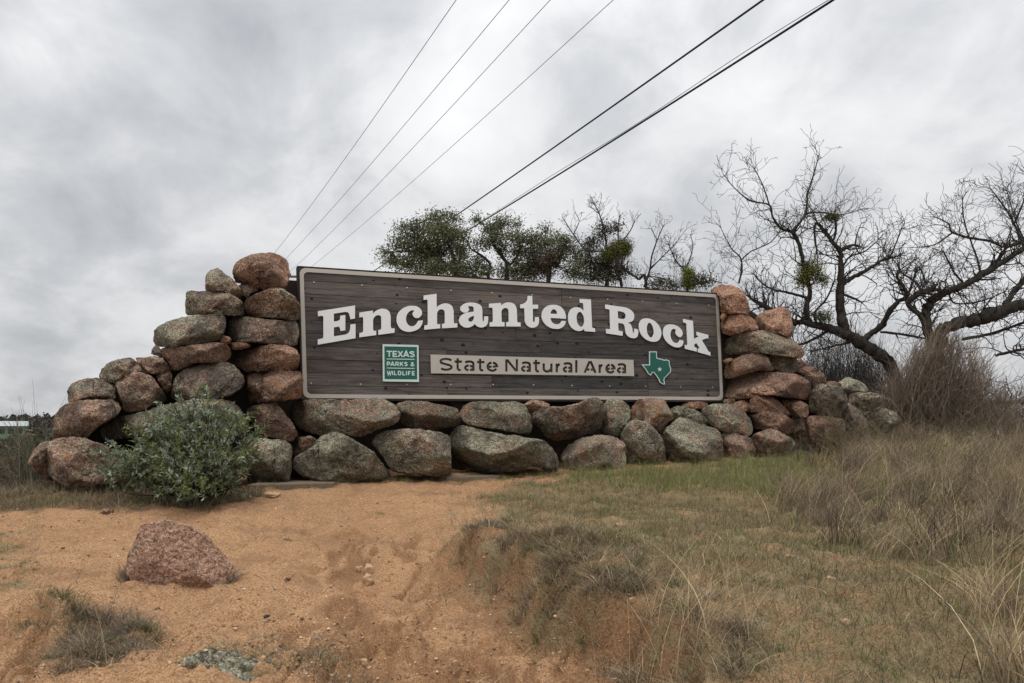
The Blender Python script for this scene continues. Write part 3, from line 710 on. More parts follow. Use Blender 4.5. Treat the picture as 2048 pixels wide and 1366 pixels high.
def inset(pts, d):
    n = len(pts); A = np.array(pts, float); out = []
    area = sum(A[k, 0]*A[(k+1) % n, 1]-A[(k+1) % n, 0]*A[k, 1] for k in range(n)); sg_ = 1 if area > 0 else -1
    for k in range(n):
        a, b, c = A[k-1], A[k], A[(k+1) % n]
        d1 = (b-a)/np.linalg.norm(b-a); d2 = (c-b)/np.linalg.norm(c-b)
        n1 = np.array([-d1[1], d1[0]])*sg_; n2 = np.array([-d2[1], d2[0]])*sg_
        m = n1+n2; m /= np.linalg.norm(m)+1e-9; m /= max(.45, m@n1); out.append(tuple(b+m*d))
    return out
def emblem():
    ox, oy, s_ = 1270, 690, 15.17
    T = tr(P('400,200 632,200 640,390 700,410 780,425 860,455 920,440 1020,485 1025,600 1065,720 1060,820 960,920 870,1010 855,1080 880,1150 870,1205 800,1185 720,1140 690,1050 610,930 545,845 500,840 470,910 440,925 370,880 320,800 290,745 170,595 405,595'), ox, oy, s_)
    V, Fc = curve_mesh([T]); body = sign_piece('state_emblem', V, Fc, .016, .026, M_MINT, sign)
    V, Fc = curve_mesh([inset(T, 1.75)]); sign_piece('emblem_face', V, Fc, .0265, .0285, M_GREEN, body)
    st = []
    for k in range(10):
        a = math.radians(-90+36*k); r = 78 if k % 2 == 0 else 32
        st.append((ox+(715+r*math.cos(a))/s_, oy+(742+r*math.sin(a))/s_))
    V, Fc = curve_mesh([st]); sign_piece('star', V, Fc, .029, .0305, M_MINT, body)
emblem()
# screw heads along the planks
def screws():
    V = []; Fc = []
    pts = [(628, 565), (724, 571), (814, 576), (902, 581.5), (984, 586), (1064, 590), (1141, 595.5), (1215, 599), (1285, 603), (1353, 607), (1417, 611),
           (622, 767), (721, 769), (813.5, 769), (901, 769.5), (986, 769.5), (1067, 770), (1144, 771.5), (1219, 772.5), (1291, 773), (1361, 774), (1425, 775)]
    for px, py in pts:
        c = on_sign(px, py); b = len(V)
        es = (C_BR-C_BL)/SW; et = np.array([0, 0, 1.])
        for off, r in ((0.0, .012), (.006, .011), (.009, .006)):
            for k in range(8):
                a = k*math.pi/4; V.append(c+es*r*math.cos(a)+et*r*math.sin(a)+SN*off)
        for l in (0, 1):
            for k in range(8): Fc.append((b+8*l+k, b+8*l+(k+1) % 8, b+8*l+8+(k+1) % 8, b+8*l+8+k))
        Fc.append(tuple(b+16+k for k in range(8)))
    me = mesh_np('screw_heads', local(V, sign), faces=Fc); fix_normals(me)
    o = link('screw_heads', me, M_STEEL); o.parent = sign; o['kind'] = 'stuff'
screws()
# ------------------------------------------------------------------ boulders
_ico = {}
def ico(n):
    if n not in _ico:
        bm = bmesh.new(); bmesh.ops.create_icosphere(bm, subdivisions=n, radius=1.0)
        _ico[n] = (np.array([v.co[:] for v in bm.verts]), [tuple(v.index for v in f.verts) for f in bm.faces]); bm.free()
    return _ico[n]
def catmull(P_, n=10):
    P_ = np.asarray(P_, float); m = len(P_); out = []
    for k in range(m):
        p0, p1, p2, p3 = P_[k-1], P_[k], P_[(k+1) % m], P_[(k+2) % m]
        for t in np.arange(n)/n:
            cr = .5*((2*p1)+(-p0+p2)*t+(2*p0-5*p1+4*p2-p3)*t*t+(-p0+3*p1-3*p2+p3)*t**3)
            out.append(.6*cr+.4*((1-t)*p1+t*p2))
    return np.array(out)
def rock(name, pts, Yc, thick, tone, label, group=None, cat='boulder', seed=0, sub=5, p=2.6, facets=13, cuts=None, rough=1.0, lift=0.0, pit=0.0, lump=1.0, mat=None):
    pts = np.asarray(pts, float); O = catmull(pts)
    c = (O.min(0)+O.max(0))/2*.5+O.mean(0)*.5
    ang = np.arctan2(-(O[:, 1]-c[1]), O[:, 0]-c[0]); rad = np.hypot(O[:, 0]-c[0], O[:, 1]-c[1])
    o = np.argsort(ang); ang, rad = ang[o], rad[o]
    A = np.concatenate([ang-2*math.pi, ang, ang+2*math.pi]); R = np.concatenate([rad, rad, rad])
    D, Fc = ico(sub); rg = np.random.default_rng(seed+11)
    rho = np.hypot(D[:, 0], D[:, 1]); k = (rho**p+np.abs(D[:, 2])**p)**(-1/p)
    th = np.arctan2(D[:, 1], D[:, 0]); Rt = np.interp(th, A, R)*Yc/F      # metres at the stone's own distance
    x = np.cos(th)*Rt*rho*k; z = np.sin(th)*Rt*rho*k; y = D[:, 2]*k*thick     # y towards the viewer
    Q = np.stack([x, z, y], 1)
    size = rad.mean()*Yc/F
    n_ = []
    for fi in range(facets):
        a = rg.uniform(0, 2*math.pi); zf = rg.uniform(.38, 1.0); q = math.sqrt(max(0, 1-zf*zf)); n_.append((np.array([q*math.cos(a), q*math.sin(a), zf]), rg.uniform(.56, .78) if fi < 5 else rg.uniform(.76, .94)))
    if cuts: n_ = [(np.array(nn)/np.linalg.norm(nn), dd) for nn, dd in cuts]+n_[:2]
    for nn, dd in n_:
        s = Q@nn; mx = s.max()*dd; ov = np.maximum(s-mx, 0); Q[:, 2] -= ov/nn[2]*.97
    Q[:, 2] = np.maximum(Q[:, 2], -thick); off = rg.uniform(0, 50, 3); dirn = Q/(np.linalg.norm(Q, axis=1)[:, None]+1e-9)
    inner = .25+.75*np.clip(1-rho, 0, 1)**.5
    dsp = lump*.10*size*noise3(Q*(1.5/size)+off)*inner+lump*.050*size*fbm(Q*(3.6/size)+off+5, 3, .6)*(.2+.8*inner)+(.016*rough*fbm(Q*9+off, 3, .6)+.010*rough*np.abs(fbm(Q*5+off+7, 2)))+.007*rough*noise3(Q*34+off)
    # broken ledges: the surface drops in small steps along tilted planes
    if facets > 8:
        sd_ = rg.normal(size=3); sd_ /= np.linalg.norm(sd_); hh_ = Q@sd_/size*1.6+.55*noise3(Q*(1.2/size)+off+80); st_ = np.floor(hh_*1.5); fr_ = hh_*1.5-st_
        hsh = np.sin(st_*12.9898+seed*7.13)*.5+.5
        hs2 = np.sin((st_+1)*12.9898+seed*7.13)*.5+.5; dsp -= .055*size*(hsh*(1-sstep(.86, 1., fr_))+hs2*sstep(.86, 1., fr_))*inner
    # hollows and cracks
    cr = np.abs(noise3(Q*(2.1/size)+off+30)); dsp -= .05*size*np.exp(-(cr/.05)**2)*np.clip(noise3(Q*(1.3/size)+off+60)+.1, 0, 1)
    if pit: dsp += pit*fbm(Q*38+off, 2, .6)+pit*.8*np.minimum(0, noise3(Q*24+off+9))
    Q = Q+dirn*dsp[:, None]
    ctr = np.array(at(c[0], c[1], Yc))+np.array([0, 0, lift])
    ray = ctr-np.array([0, 0, EYE]); ray /= np.linalg.norm(ray)
    W = np.empty_like(Q)
    yy = -Q[:, 2]
    W[:, 0] = Q[:, 0]+ray[0]/ray[1]*yy; W[:, 1] = yy; W[:, 2] = Q[:, 1]+ray[2]/ray[1]*yy
    me = mesh_np(name, W, tris=np.array(Fc), smooth=True)
    ob = link(name, me, mat or M_GRANITE, loc=tuple(ctr)); ob.color = (tone[0]+(.10 if group == GB_ else 0.0), *tone[1:])
    if label: thing(ob, label, cat, group)
    return ob
GB_ = 'boulders in the low wall below the sign'
R1, R4, R5, R6 = (0, 480, 2.439), (560, 760, 3.2), (1040, 760, 3.413), (1380, 540, 3.416)
GL, GB, GR = 'boulders piled left of the sign', 'boulders in the low wall below the sign', 'boulders piled right of the sign'
# tone = (lichen, orange, dark, pink);  off = metres in front of the sign's plane
BOULDERS = [
 (R1, '1130,165 1145,125 1180,90 1240,70 1310,65 1370,75 1405,105 1414,150 1410,200 1395,235 1340,240 1280,240 1200,222 1150,205', .05, .42, (.25, .0, .25, .75), GL, 'big round pinkish boulder crowning the left pile beside the sign corner'),
 (R1, '1005,205 1012,170 1035,142 1060,137 1090,160 1130,190 1165,225 1180,260 1175,285 1130,268 1080,250 1010,248', .05, .26, (.6, .1, .4, .35), GL, 'pointed grey-brown boulder leaning left of the top round boulder'),
 (R1, '1165,230 1200,220 1240,225 1260,245 1225,262 1205,280 1185,270', .0, .16, (.2, 0, .9, .15), GL, 'small dark wedge stone tucked under the top round boulder'),
 (R1, '1182,320 1200,290 1250,262 1300,240 1345,232 1385,240 1410,260 1440,280 1462,320 1465,375 1450,397 1380,385 1300,378 1215,375 1195,350', .12, .40, (.55, .1, .2, .60), GL, 'pink boulder with a grey lichen slope, second from top against the sign edge'),
 (R1, '908,262 925,247 970,252 1050,250 1110,255 1150,275 1175,305 1190,350 1185,368 1130,368 1050,362 960,365 915,368 903,350 908,310', .08, .36, (.75, .15, .35, .35), GL, 'blocky lichen-mottled boulder directly under the pointed one'),
 (R1, '748,450 770,425 810,405 860,385 940,372 1040,365 1085,367 1100,385 1100,430 1090,465 1060,490 980,500 900,512 830,520 770,520 752,495', .10, .42, (.7, .1, .5, .25), GL, 'long grey-brown boulder jutting out left at mid height of the left pile'),
 (R1, '1117,400 1125,375 1150,370 1200,375 1280,385 1360,395 1430,395 1455,400 1458,500 1420,515 1340,508 1250,500 1170,497 1125,485 1117,450', .12, .40, (.7, .1, .55, .25), GL, 'rectangular grey boulder against the sign edge, beside the letter E'),
 (R1, '1075,480 1085,465 1110,475 1125,490 1120,505 1080,500', .22, .10, (.0, .1, .0, 1), GL, 'tiny orange-pink chip wedged at mid height of the left pile'),
 (R1, '1122,510 1140,498 1190,500 1222,510 1215,525 1170,535 1130,530', .22, .14, (.05, .1, .0, .95), GL, 'flat little pink stone under the rectangular grey boulder'),
 (R1, '735,553 755,515 775,525 795,570 765,565', .08, .14, (.3, 0, .9, .15), GL, 'small dark pointed stone at the left tip under the long jutting boulder'),
 (R1, '780,545 800,525 880,520 960,505 1050,502 1110,510 1130,535 1130,565 1110,590 1040,600 960,600 900,625 855,640 835,625 820,590 795,570', .12, .42, (.15, .15, .3, .65), GL, 'brown-pink wedge boulder tapering downward in the middle of the left pile'),
 (R1, '1130,580 1145,560 1190,540 1260,520 1330,510 1400,515 1450,540 1458,580 1455,625 1400,637 1310,635 1240,638 1200,645 1160,620 1140,605', .14, .42, (.1, .15, .2, .70), GL, 'smooth rusty-pink oval boulder against the left sign edge'),
 (R1, '485,670 500,635 530,605 570,585 610,578 650,587 680,610 690,640 660,655 600,665 570,690 560,702 520,685', .20, .34, (.7, .15, .35, .35), GL, 'grey domed boulder on the left shoulder of the left pile'),
 (R1, '663,577 700,575 780,572 800,590 830,625 835,645 780,655 730,650 700,645 685,615', .0, .34, (.45, .1, .3, .5), GL, 'flat-topped boulder half hidden behind the left shoulder dome'),
 (R1, '335,780 335,735 350,700 390,682 450,678 510,675 545,690 560,720 565,760 545,780 480,778 400,785 345,792', .15, .40, (.6, .25, .4, .35), GL, 'squat rounded boulder at the far left of the second course'),
 (R1, '338,812 343,790 372,784 430,783 420,812 360,822', .05, .2, (.3, .3, .4, .5), GL, 'thin brown slab edge peeping out under the far left squat boulder'),
 (R1, '565,700 580,670 620,655 690,648 730,660 770,700 800,750 820,775 790,800 740,805 690,830 630,840 605,835 590,790 575,745', .28, .36, (.5, .2, .4, .45), GL, 'tilted blocky brown boulder above the green shrub'),
 (R1, '760,660 800,652 835,652 838,690 825,740 810,745 785,710', .12, .2, (.3, .15, .2, .6), GL, 'small upright pink stone between the tilted block and the dark dome'),
 (R1, '838,740 845,690 870,650 930,620 1000,600 1080,592 1130,605 1170,635 1188,670 1185,710 1150,740 1110,765 1060,775 960,775 880,778 845,775', .25, .48, (.5, .1, .75, .15), GL, 'large dark rounded boulder rising behind the shrub top'),
 (R1, '1205,660 1220,640 1300,635 1400,637 1455,640 1473,665 1478,740 1465,770 1400,780 1310,790 1220,795 1210,770 1210,710', .22, .38, (.1, .62, .45, .60), GL, 'red-orange block overlapping the lower left corner of the sign'),
 (R1, '262,965 262,920 270,860 295,820 330,800 400,785 480,782 540,780 575,795 590,820 575,850 530,880 480,905 430,955 370,970', .30, .46, (.55, .45, .5, .40), GL, 'orange-spotted boulder at the left end above the bottom course'),
 (R1, '465,945 475,915 520,885 620,855 720,835 830,800 900,785 1000,780 1100,778 1160,800 1200,850 1228,900 1222,935 1180,958 1100,960 950,965 700,960 520,980 480,970', .34, .48, (.95, .1, .2, .35), GL, 'longest pale lichen boulder lying behind the green shrub'),
 (R1, '1190,830 1230,810 1285,800 1335,788 1370,820 1400,860 1440,920 1455,950 1430,975 1380,975 1310,960 1250,930 1215,870', .30, .34, (.05, .15, .55, .55), GL, 'angular plain brown boulder below the red-orange block'),
 (R1, '205,1100 210,1040 240,985 310,965 390,965 450,985 520,1010 590,1030 640,1080 650,1130 640,1180 560,1190 480,1190 430,1215 350,1210 290,1190 240,1150', .50, .52, (.55, .45, .45, .35), GL, 'large rounded boulder with a crack at the bottom left end of the pile'),
 (R1, '140,1090 165,1030 200,995 240,983 270,1000 260,1100 260,1180 200,1150 165,1120', .30, .36, (.5, .3, .35, .5), GL, 'boulder peeping out at the extreme left behind the cracked one'),
 (R1, '640,1030 760,980 950,975 1100,1000 1190,1040 1190,1180 900,1210 700,1195 630,1120', .36, .40, (.6, .1, .5, .3), GL, 'dull boulder hidden behind the lower part of the green shrub'),
 (R1, '1200,1010 1230,980 1300,968 1370,975 1415,995 1432,1030 1425,1080 1420,1150 1410,1175 1330,1187 1230,1190 1180,1130', .50, .40, (.8, .15, .3, .35), GB, 'grey-green boulder on the footing just right of the shrub'),
 (R1, '1425,1010 1450,970 1510,955 1550,985 1530,1030 1480,1050 1440,1060', .30, .3, (.2, .25, .6, .4), GB, 'small dark brown stone set back beside the tall grey dome'),
 (R4, '60,230 70,180 110,135 200,125 300,125 400,130 520,125 620,115 690,125 750,165 770,215 765,260 720,290 640,310 560,345 500,362 440,355 380,345 260,355 150,325 90,290', .32, .46, (.65, .3, .35, .45), GB, 'long boulder under the left part of the sign with a pink left end'),
 (R4, '765,210 740,160 800,138 880,137 960,150 1060,165 1130,185 1145,230 1145,280 1090,300 1000,315 880,310 790,300 770,260', .28, .40, (.5, .1, .45, .45), GB, 'brown boulder below the green plaque in the upper course'),
 (R4, '75,545 90,500 150,465 230,410 280,355 340,337 390,340 450,370 530,420 590,460 640,510 680,560 720,605 715,635 640,640 560,640 470,655 380,655 260,645 170,625 110,600', .62, .48, (.95, .25, .25, .25), GB, 'tall triangular grey-green boulder at ground level with orange fleck'),
 (R4, '595,400 610,365 660,330 750,315 860,318 980,330 1060,350 1088,380 1090,480 1088,605 1000,620 930,605 830,600 740,592 700,560 660,500 620,440', .62, .46, (.85, .1, .35, .3), GB, 'squarish grey boulder with a flat right face at ground level'),
 (R4, '1085,345 1110,305 1160,290 1230,300 1320,330 1450,350 1560,365 1660,380 1720,405 1760,450 1790,510 1805,560 1790,580 1700,582 1640,548 1560,562 1480,592 1400,602 1300,592 1220,582 1140,540 1100,480 1090,400', .62, .52, (.9, .05, .4, .25), GB, 'biggest whale-shaped grey boulder sloping down to the right'),
 (R4, '1148,215 1165,170 1220,145 1300,140 1390,145 1480,137 1540,145 1580,170 1600,230 1610,300 1590,345 1500,335 1400,320 1300,310 1200,285 1160,260', .30, .44, (.75, .3, .35, .4), GB, 'lichened boulder lying on the back of the whale-shaped one'),
 (R4, '1560,165 1600,135 1650,132 1700,148 1725,170 1700,190 1640,215 1600,230', .10, .26, (.2, .5, .1, .85), GB, 'reddish stone nub showing behind the upper course at mid sign'),
 (R5, '78,240 95,210 160,185 250,185 310,180 400,160 450,135 510,122 555,140 580,175 590,210 570,250 550,320 500,365 400,390 290,412 220,410 150,370 110,310 85,290', .40, .42, (.55, .2, .45, .50), GB, 'tilted wedge boulder with a pink raised tip and dark underside'),
 (R5, '575,170 595,140 640,133 690,140 740,175 755,215 745,270 715,320 690,370 650,385 590,370 560,340 570,260', .32, .36, (.8, .05, .3, .3), GB, 'upright pale-topped boulder right of the tilted wedge'),
 (R5, '755,230 765,180 800,140 860,128 940,125 990,140 1015,190 1040,230 1055,260 1000,300 970,365 940,370 880,310 820,290 770,280', .36, .40, (.55, .75, .25, .45), GB, 'brown boulder with a rusty lichen face under the name plate end'),
 (R5, '1020,200 1070,180 1140,185 1220,220 1270,260 1290,300 1200,310 1060,260', .20, .32, (.95, .05, .15, .35), GB, 'pale grey sloping boulder set back under the state emblem'),
 (R5, '1110,155 1180,148 1275,152 1280,195 1200,200 1110,197', -.05, .2, (.0, .3, .1, .9), GB, 'brick-like red stone right under the bottom edge of the sign'),
 (R5, '1235,215 1260,185 1320,165 1400,160 1470,175 1530,215 1570,270 1595,335 1580,375 1530,385 1450,362 1380,352 1300,305 1255,260', .40, .42, (.65, .15, .25, .45), GB, 'egg-shaped lichen-dotted boulder below the right sign corner'),
 (R5, '275,500 300,460 380,415 460,390 560,380 640,388 700,415 722,460 722,530 715,585 640,610 520,615 400,620 310,605 285,560', .62, .46, (.7, .1, .35, .35), GB, 'low rounded boulder in the grass right of the whale-shaped one'),
 (R5, '690,400 710,340 750,290 800,275 860,290 920,330 960,390 985,450 990,520 980,580 900,595 800,590 730,580 715,480', .60, .42, (.8, .35, .3, .3), GB, 'upright egg-like grey boulder in the green grass'),
 (R5, '965,400 990,340 1040,290 1100,260 1160,270 1220,300 1300,320 1360,355 1380,420 1392,500 1390,565 1300,575 1200,585 1080,585 1000,575 990,480', .64, .50, (.85, .3, .3, .3), GB, 'biggest round grey-green boulder in the green grass'),
 (R5, '1375,370 1420,355 1500,370 1570,395 1600,450 1610,530 1560,570 1480,570 1395,555 1388,460', .50, .40, (.5, .1, .4, .45), GB, 'low brown boulder right of the biggest round one'),
 (R5, '1575,400 1620,360 1690,335 1740,345 1800,370 1860,410 1890,460 1905,500 1880,530 1800,535 1720,550 1640,535 1600,500 1590,440', .62, .42, (.55, .1, .35, .55), GB, 'angular pinkish boulder in the dry grass, end of the bottom course'),
 (R6, '140,150 165,115 220,100 290,105 340,130 375,170 395,220 410,270 400,297 340,300 270,300 215,295 205,240 195,180', .02, .38, (.05, .05, .1, .95), GR, 'orange-pink block crowning the right pile at the sign corner'),
 (R6, '208,320 225,302 255,308 250,325 215,345', .10, .10, (0, .9, 0, 1), GR, 'tiny orange chip under the crowning block of the right pile'),
 (R6, '212,390 220,350 260,315 320,300 390,302 430,330 465,380 460,410 400,415 330,430 280,445 230,430', .14, .36, (.05, .1, .15, .85), GR, 'left one of the two pink boulders below the right crowning block'),
 (R6, '430,330 480,300 550,270 620,252 660,262 690,310 700,380 695,440 680,462 620,440 540,425 470,412 450,365', .14, .36, (.05, .05, .15, .90), GR, 'peaked pink boulder, right of the pair below the crowning block'),
 (R6, '222,550 230,500 270,460 330,430 410,415 500,420 600,440 690,470 740,510 775,555 770,590 730,608 660,590 560,580 480,565 400,570 320,590 250,605 225,595', .16, .44, (.6, .15, .3, .55), GR, 'long arched slab boulder with grey lichen in the right pile'),
 (R6, '225,620 260,602 290,608 250,638', .14, .10, (0, .9, 0, 1), GR, 'tiny orange chip under the long arched slab'),
 (R6, '233,700 245,655 290,610 370,580 460,562 510,570 545,620 570,670 560,690 480,685 400,700 330,725 270,745 240,740', .20, .38, (.35, .45, .35, .6), GR, 'reddish boulder with grey patches under the left of the arched slab'),
 (R6, '530,590 600,582 690,580 725,610 750,660 745,690 700,705 640,700 580,690 565,650', .18, .32, (.55, .1, .5, .35), GR, 'greyish flat-topped boulder under the right of the arched slab'),
 (R6, '730,615 775,620 805,655 760,668 742,650', .05, .2, (.05, .1, .1, .9), GR, 'small pink stone end behind the greyish flat-topped boulder'),
 (R6, '720,700 760,665 820,662 880,680 920,720 930,775 890,785 850,787 830,760 780,715', .16, .34, (.4, .1, .25, .55), GR, 'rounded pinkish-grey boulder on the right shoulder of the right pile'),
 (R6, '232,870 240,800 270,750 340,715 430,700 540,693 640,700 740,715 800,740 830,780 845,840 830,890 760,885 660,870 560,858 460,862 400,877 310,882', .28, .46, (.2, .05, .35, .70), GR, 'longest pink boulder across the middle of the right pile'),
 (R6, '375,962 400,910 440,850 480,842 550,865 610,900 660,950 680,990 640,992 560,974 480,972 410,972', .36, .34, (.1, .15, .15, .80), GR, 'triangular pink boulder beneath the longest pink one'),
 (R6, '232,905 240,884 300,886 300,925 270,935 240,930', .14, .2, (.2, .1, .3, .6), GR, 'dull stone end low beside the right sign corner'),
 (R6, '285,910 340,890 400,890 415,930 380,968 310,935', .22, .24, (.15, .1, .2, .75), GR, 'small pinkish stone left of the triangular boulder'),
 (R6, '620,895 700,890 770,900 815,930 810,980 790,1005 720,1003 685,992 650,945', .28, .30, (.1, .35, .2, .75), GR, 'rusty boulder right of the triangular one'),
 (R6, '390,1000 440,980 530,965 600,975 670,1000 705,1040 710,1090 690,1125 620,1110 540,1090 460,1090 430,1070 410,1030', .42, .38, (.5, .25, .15, .70), GR, 'pink boulder with a grey lichen right half, low in the right pile'),
 (R6, '690,1010 740,1003 800,1010 812,1080 805,1145 760,1152 715,1135 705,1060', .30, .28, (.35, .1, .4, .5), GR, 'upright brown block at the foot of the right pile'),
 (R6, '815,870 850,800 890,780 950,785 1020,800 1065,850 1078,920 1050,970 1000,1002 930,1002 870,988 825,970 815,920', .38, .42, (.65, .05, .6, .15), GR, 'dark grey round boulder where the right pile steps down'),
 (R6, '805,1010 880,995 960,1005 1040,1020 1070,1100 1060,1170 950,1190 850,1190 815,1130', .50, .38, (.5, .45, .3, .55), GR, 'reddish lichened boulder half buried in dry grass under the dark round one'),
 (R6, '1000,775 1040,745 1090,738 1150,760 1200,790 1220,830 1150,840 1090,838 1060,832 1020,800', .20, .32, (.95, .05, .2, .25), GR, 'pale green-grey boulder behind the end of the right pile'),
 (R6, '925,768 985,762 1030,778 1020,802 940,790', .10, .2, (.2, .1, .2, .7), GR, 'flat pinkish stone between the dark round boulder and the pale one'),
 (R6, '1085,860 1110,840 1190,838 1280,845 1315,880 1300,920 1260,950 1200,965 1130,930 1085,905', .40, .34, (.7, .05, .4, .35), GR, 'oval lichened boulder on top of the right end of the wall'),
 (R6, '1040,930 1090,910 1140,950 1190,1000 1225,1080 1235,1150 1180,1160 1110,1140 1050,1060', .46, .32, (.75, .05, .3, .3), GR, 'diagonal leaning grey slab near the right end of the wall'),
 (R6, '1195,1000 1240,965 1310,950 1390,965 1415,1000 1415,1070 1370,1120 1300,1120 1240,1100 1205,1050', .42, .38, (.75, .1, .25, .35), GR, 'last grey boulder at the right end beside the brush'),
]
rocks = {}
for k, (reg, txt, off, th, tone, grp, lab) in enumerate(BOULDERS):
    ox, oy, s_ = reg
    pts = np.array([p[:2] for p in tr(P(txt), ox, oy, s_)])
    w_, h_ = np.ptp(pts, axis=0); cx = (pts[:, 0].min()+pts[:, 0].max())/2
    Yc = float(wallY(cx))-off-.10
    m = (w_+h_)/2
    rock('boulder', pts, Yc, th, tone, lab, grp, seed=k, sub=4 if m < 30 else (6 if m > 110 else 5), p=3.1 if m > 30 else 2.4)
# the loose boulder on the sand
F1 = np.array([p[:2] for p in tr(P('430,830 450,730 470,620 510,540 545,430 575,340 640,290 760,255 870,240 950,240 1050,272 1180,305 1290,355 1400,440 1500,560 1620,670 1695,780 1730,870 1715,980 1600,1050 1480,1125 1400,1170 1280,1178 1150,1150 1000,1130 880,1102 760,1075 650,1080 560,1035 500,965 440,900'), 180, 1000, 5.938)])
rock('boulder', F1, 5.62, .42, (-.2, .22, -.3, 1.15), 'lone pink granite boulder lying loose on the bare sand', None, seed=404, sub=7, p=2.5,
     cuts=[((-.20, .30, .93), .50), ((.62, .36, .70), .60), ((-.7, .25, .67), .85)], rough=.7, pit=.005, lump=.35, mat=M_FRESH)
# lichen-covered outcrop at the bottom edge
LQ = np.array([(335, 1385), (352, 1350), (385, 1328), (425, 1317), (470, 1326), (505, 1332), (535, 1336), (562, 1358), (575, 1390), (540, 1425), (440, 1432), (360, 1420)])
rock('lichen_rock', LQ, 4.05, .34, (1.45, .2, -.4, .3), 'pale green lichen-crusted rock breaking the soil at the bottom edge', None, 'rock', seed=77, p=2.2, rough=2.0, facets=3, lift=.035)

# rubble core added behind the boulders, coloured near-black as the shade in the gaps
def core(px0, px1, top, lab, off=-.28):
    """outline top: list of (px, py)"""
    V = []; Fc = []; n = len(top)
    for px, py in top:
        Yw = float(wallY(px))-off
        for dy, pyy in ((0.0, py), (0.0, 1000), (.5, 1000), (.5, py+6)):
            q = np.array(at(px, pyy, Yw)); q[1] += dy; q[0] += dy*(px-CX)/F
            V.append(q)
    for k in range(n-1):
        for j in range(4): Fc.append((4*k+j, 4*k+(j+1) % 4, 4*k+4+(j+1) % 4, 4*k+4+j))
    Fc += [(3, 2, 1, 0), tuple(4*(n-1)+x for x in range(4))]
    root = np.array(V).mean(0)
    me = mesh_np('added_rubble_core', np.array(V)-root, faces=Fc); fix_normals(me)
    thing(link('added_rubble_core', me, M_CORE, loc=tuple(root)), lab, 'rubble', 'rubble filling added behind the boulders')
core(0, 0, [(110, 940), (125, 880), (160, 800), (215, 765), (300, 728), (330, 705), (330, 660), (395, 640), (400, 600), (450, 590), (500, 555), (560, 560), (588, 585), (606, 620), (606, 640)], 'added rubble core coloured as the shade in the gaps of the left boulder pile', off=-.12)
core(0, 0, [(560, 792), (700, 790), (900, 790), (1100, 790), (1300, 790), (1480, 790)], 'added rubble core coloured as the shade in the gaps of the low wall below the sign', off=-.46)
core(0, 0, [(1438, 590), (1500, 620), (1560, 660), (1590, 720), (1620, 770), (1690, 800), (1730, 830), (1770, 880)], 'added rubble core coloured as the shade in the gaps of the right boulder pile', off=-.12)
# concrete footing, seen as three low ledges
def footing(px0, px1, y0, y1, off, lab):
    V = []
    for px, yt, yb in ((px0, y0[0], y1[0]), (px1, y0[1], y1[1])):
        Yw = float(wallY(px))-off
        a = np.array(at(px, yt, Yw)); b = np.array(at(px, yb, Yw))-np.array([0, 0, .06])
        V += [a, b, b+np.array([0, .9, 0]), a+np.array([0, .9, 0])]
    Fc = [(0, 1, 5, 4), (4, 7, 3, 0), (1, 2, 6, 5), (2, 3, 7, 6), (0, 3, 2, 1), (4, 5, 6, 7)]
    me = mesh_np('footing_ledge', np.array(V)-V[0], faces=Fc); fix_normals(me)
    o = link('footing_ledge', me, M_CONC, loc=tuple(V[0])); thing(o, lab, 'footing')
    bv = o.modifiers.new('bevel', 'BEVEL'); bv.width = .012; bv.segments = 2
footing(495, 668, (969, 965), (986, 973), .98, 'thin concrete ledge under the boulders right of the shrub')
footing(893, 1000, (954, 951), (966, 958), .95, 'short concrete ledge under the nose of the whale-shaped boulder')
# ------------------------------------------------------------------ trees
class Grower:
    def __init__(s, seed, rmin=.0036): s.tw = Tubes(); s.rg = random.Random(seed); s.tips = []; s.rmin = rmin; s.count = 0
    def grow(s, p, d, L, r, level, up=.06, wig=.30, dens=.5):
        rg = s.rg; n = max(3, int(L/.11)); st = L/n; pts = [p.copy()]; d = d.normalized(); q = p.copy(); kids = []
        for k in range(n):
            d = (d+Vector((rg.gauss(0, wig), rg.gauss(0, wig), rg.gauss(0, wig)+up))).normalized()
            q = q+d*st; pts.append(q.copy())
            if level > 0 and k > 0 and rg.random() < dens: kids.append((q.copy(), d.copy(), 1-k/n))
        rad = [max(s.rmin, r*(1-.75*k/n)) for k in range(n+1)]
        s.tw.add([v[:] for v in pts], rad, 3 if r < .012 else 5); s.count += 1
        if level == 0: s.tips.append(pts)
        for q, dd, f in kids:
            a = Vector((rg.gauss(0, 1), rg.gauss(0, 1), rg.gauss(0, 1))); a = (a-dd*a.dot(dd)).normalized()
            nd = dd*rg.uniform(.35, .9)+a*rg.uniform(.5, 1.0)+Vector((0, 0, .15))
            s.grow(q, nd, L*rg.uniform(.35, .68), r*.6, level-1, up, wig, dens)
def smooth_path(P_, R_, n=5, jit=0.0, rg=None):
    P_ = np.asarray(P_, float); m = len(P_); out = []; rr_ = []
    for k in range(m-1):
        p0 = P_[max(k-1, 0)]; p1 = P_[k]; p2 = P_[k+1]; p3 = P_[min(k+2, m-1)]
        for t in np.arange(n)/n:
            out.append(.5*((2*p1)+(-p0+p2)*t+(2*p0-5*p1+4*p2-p3)*t*t+(-p0+3*p1-3*p2+p3)*t**3)); rr_.append(R_[k]*(1-t)+R_[k+1]*t)
    out.append(P_[-1]); rr_.append(R_[-1]); out = np.array(out); rr_ = np.array(rr_)
    if jit and rg is not None:
        out[1:-1] += rg.normal(size=(len(out)-2, 3))*rr_[1:-1, None]*jit
    return out, rr_
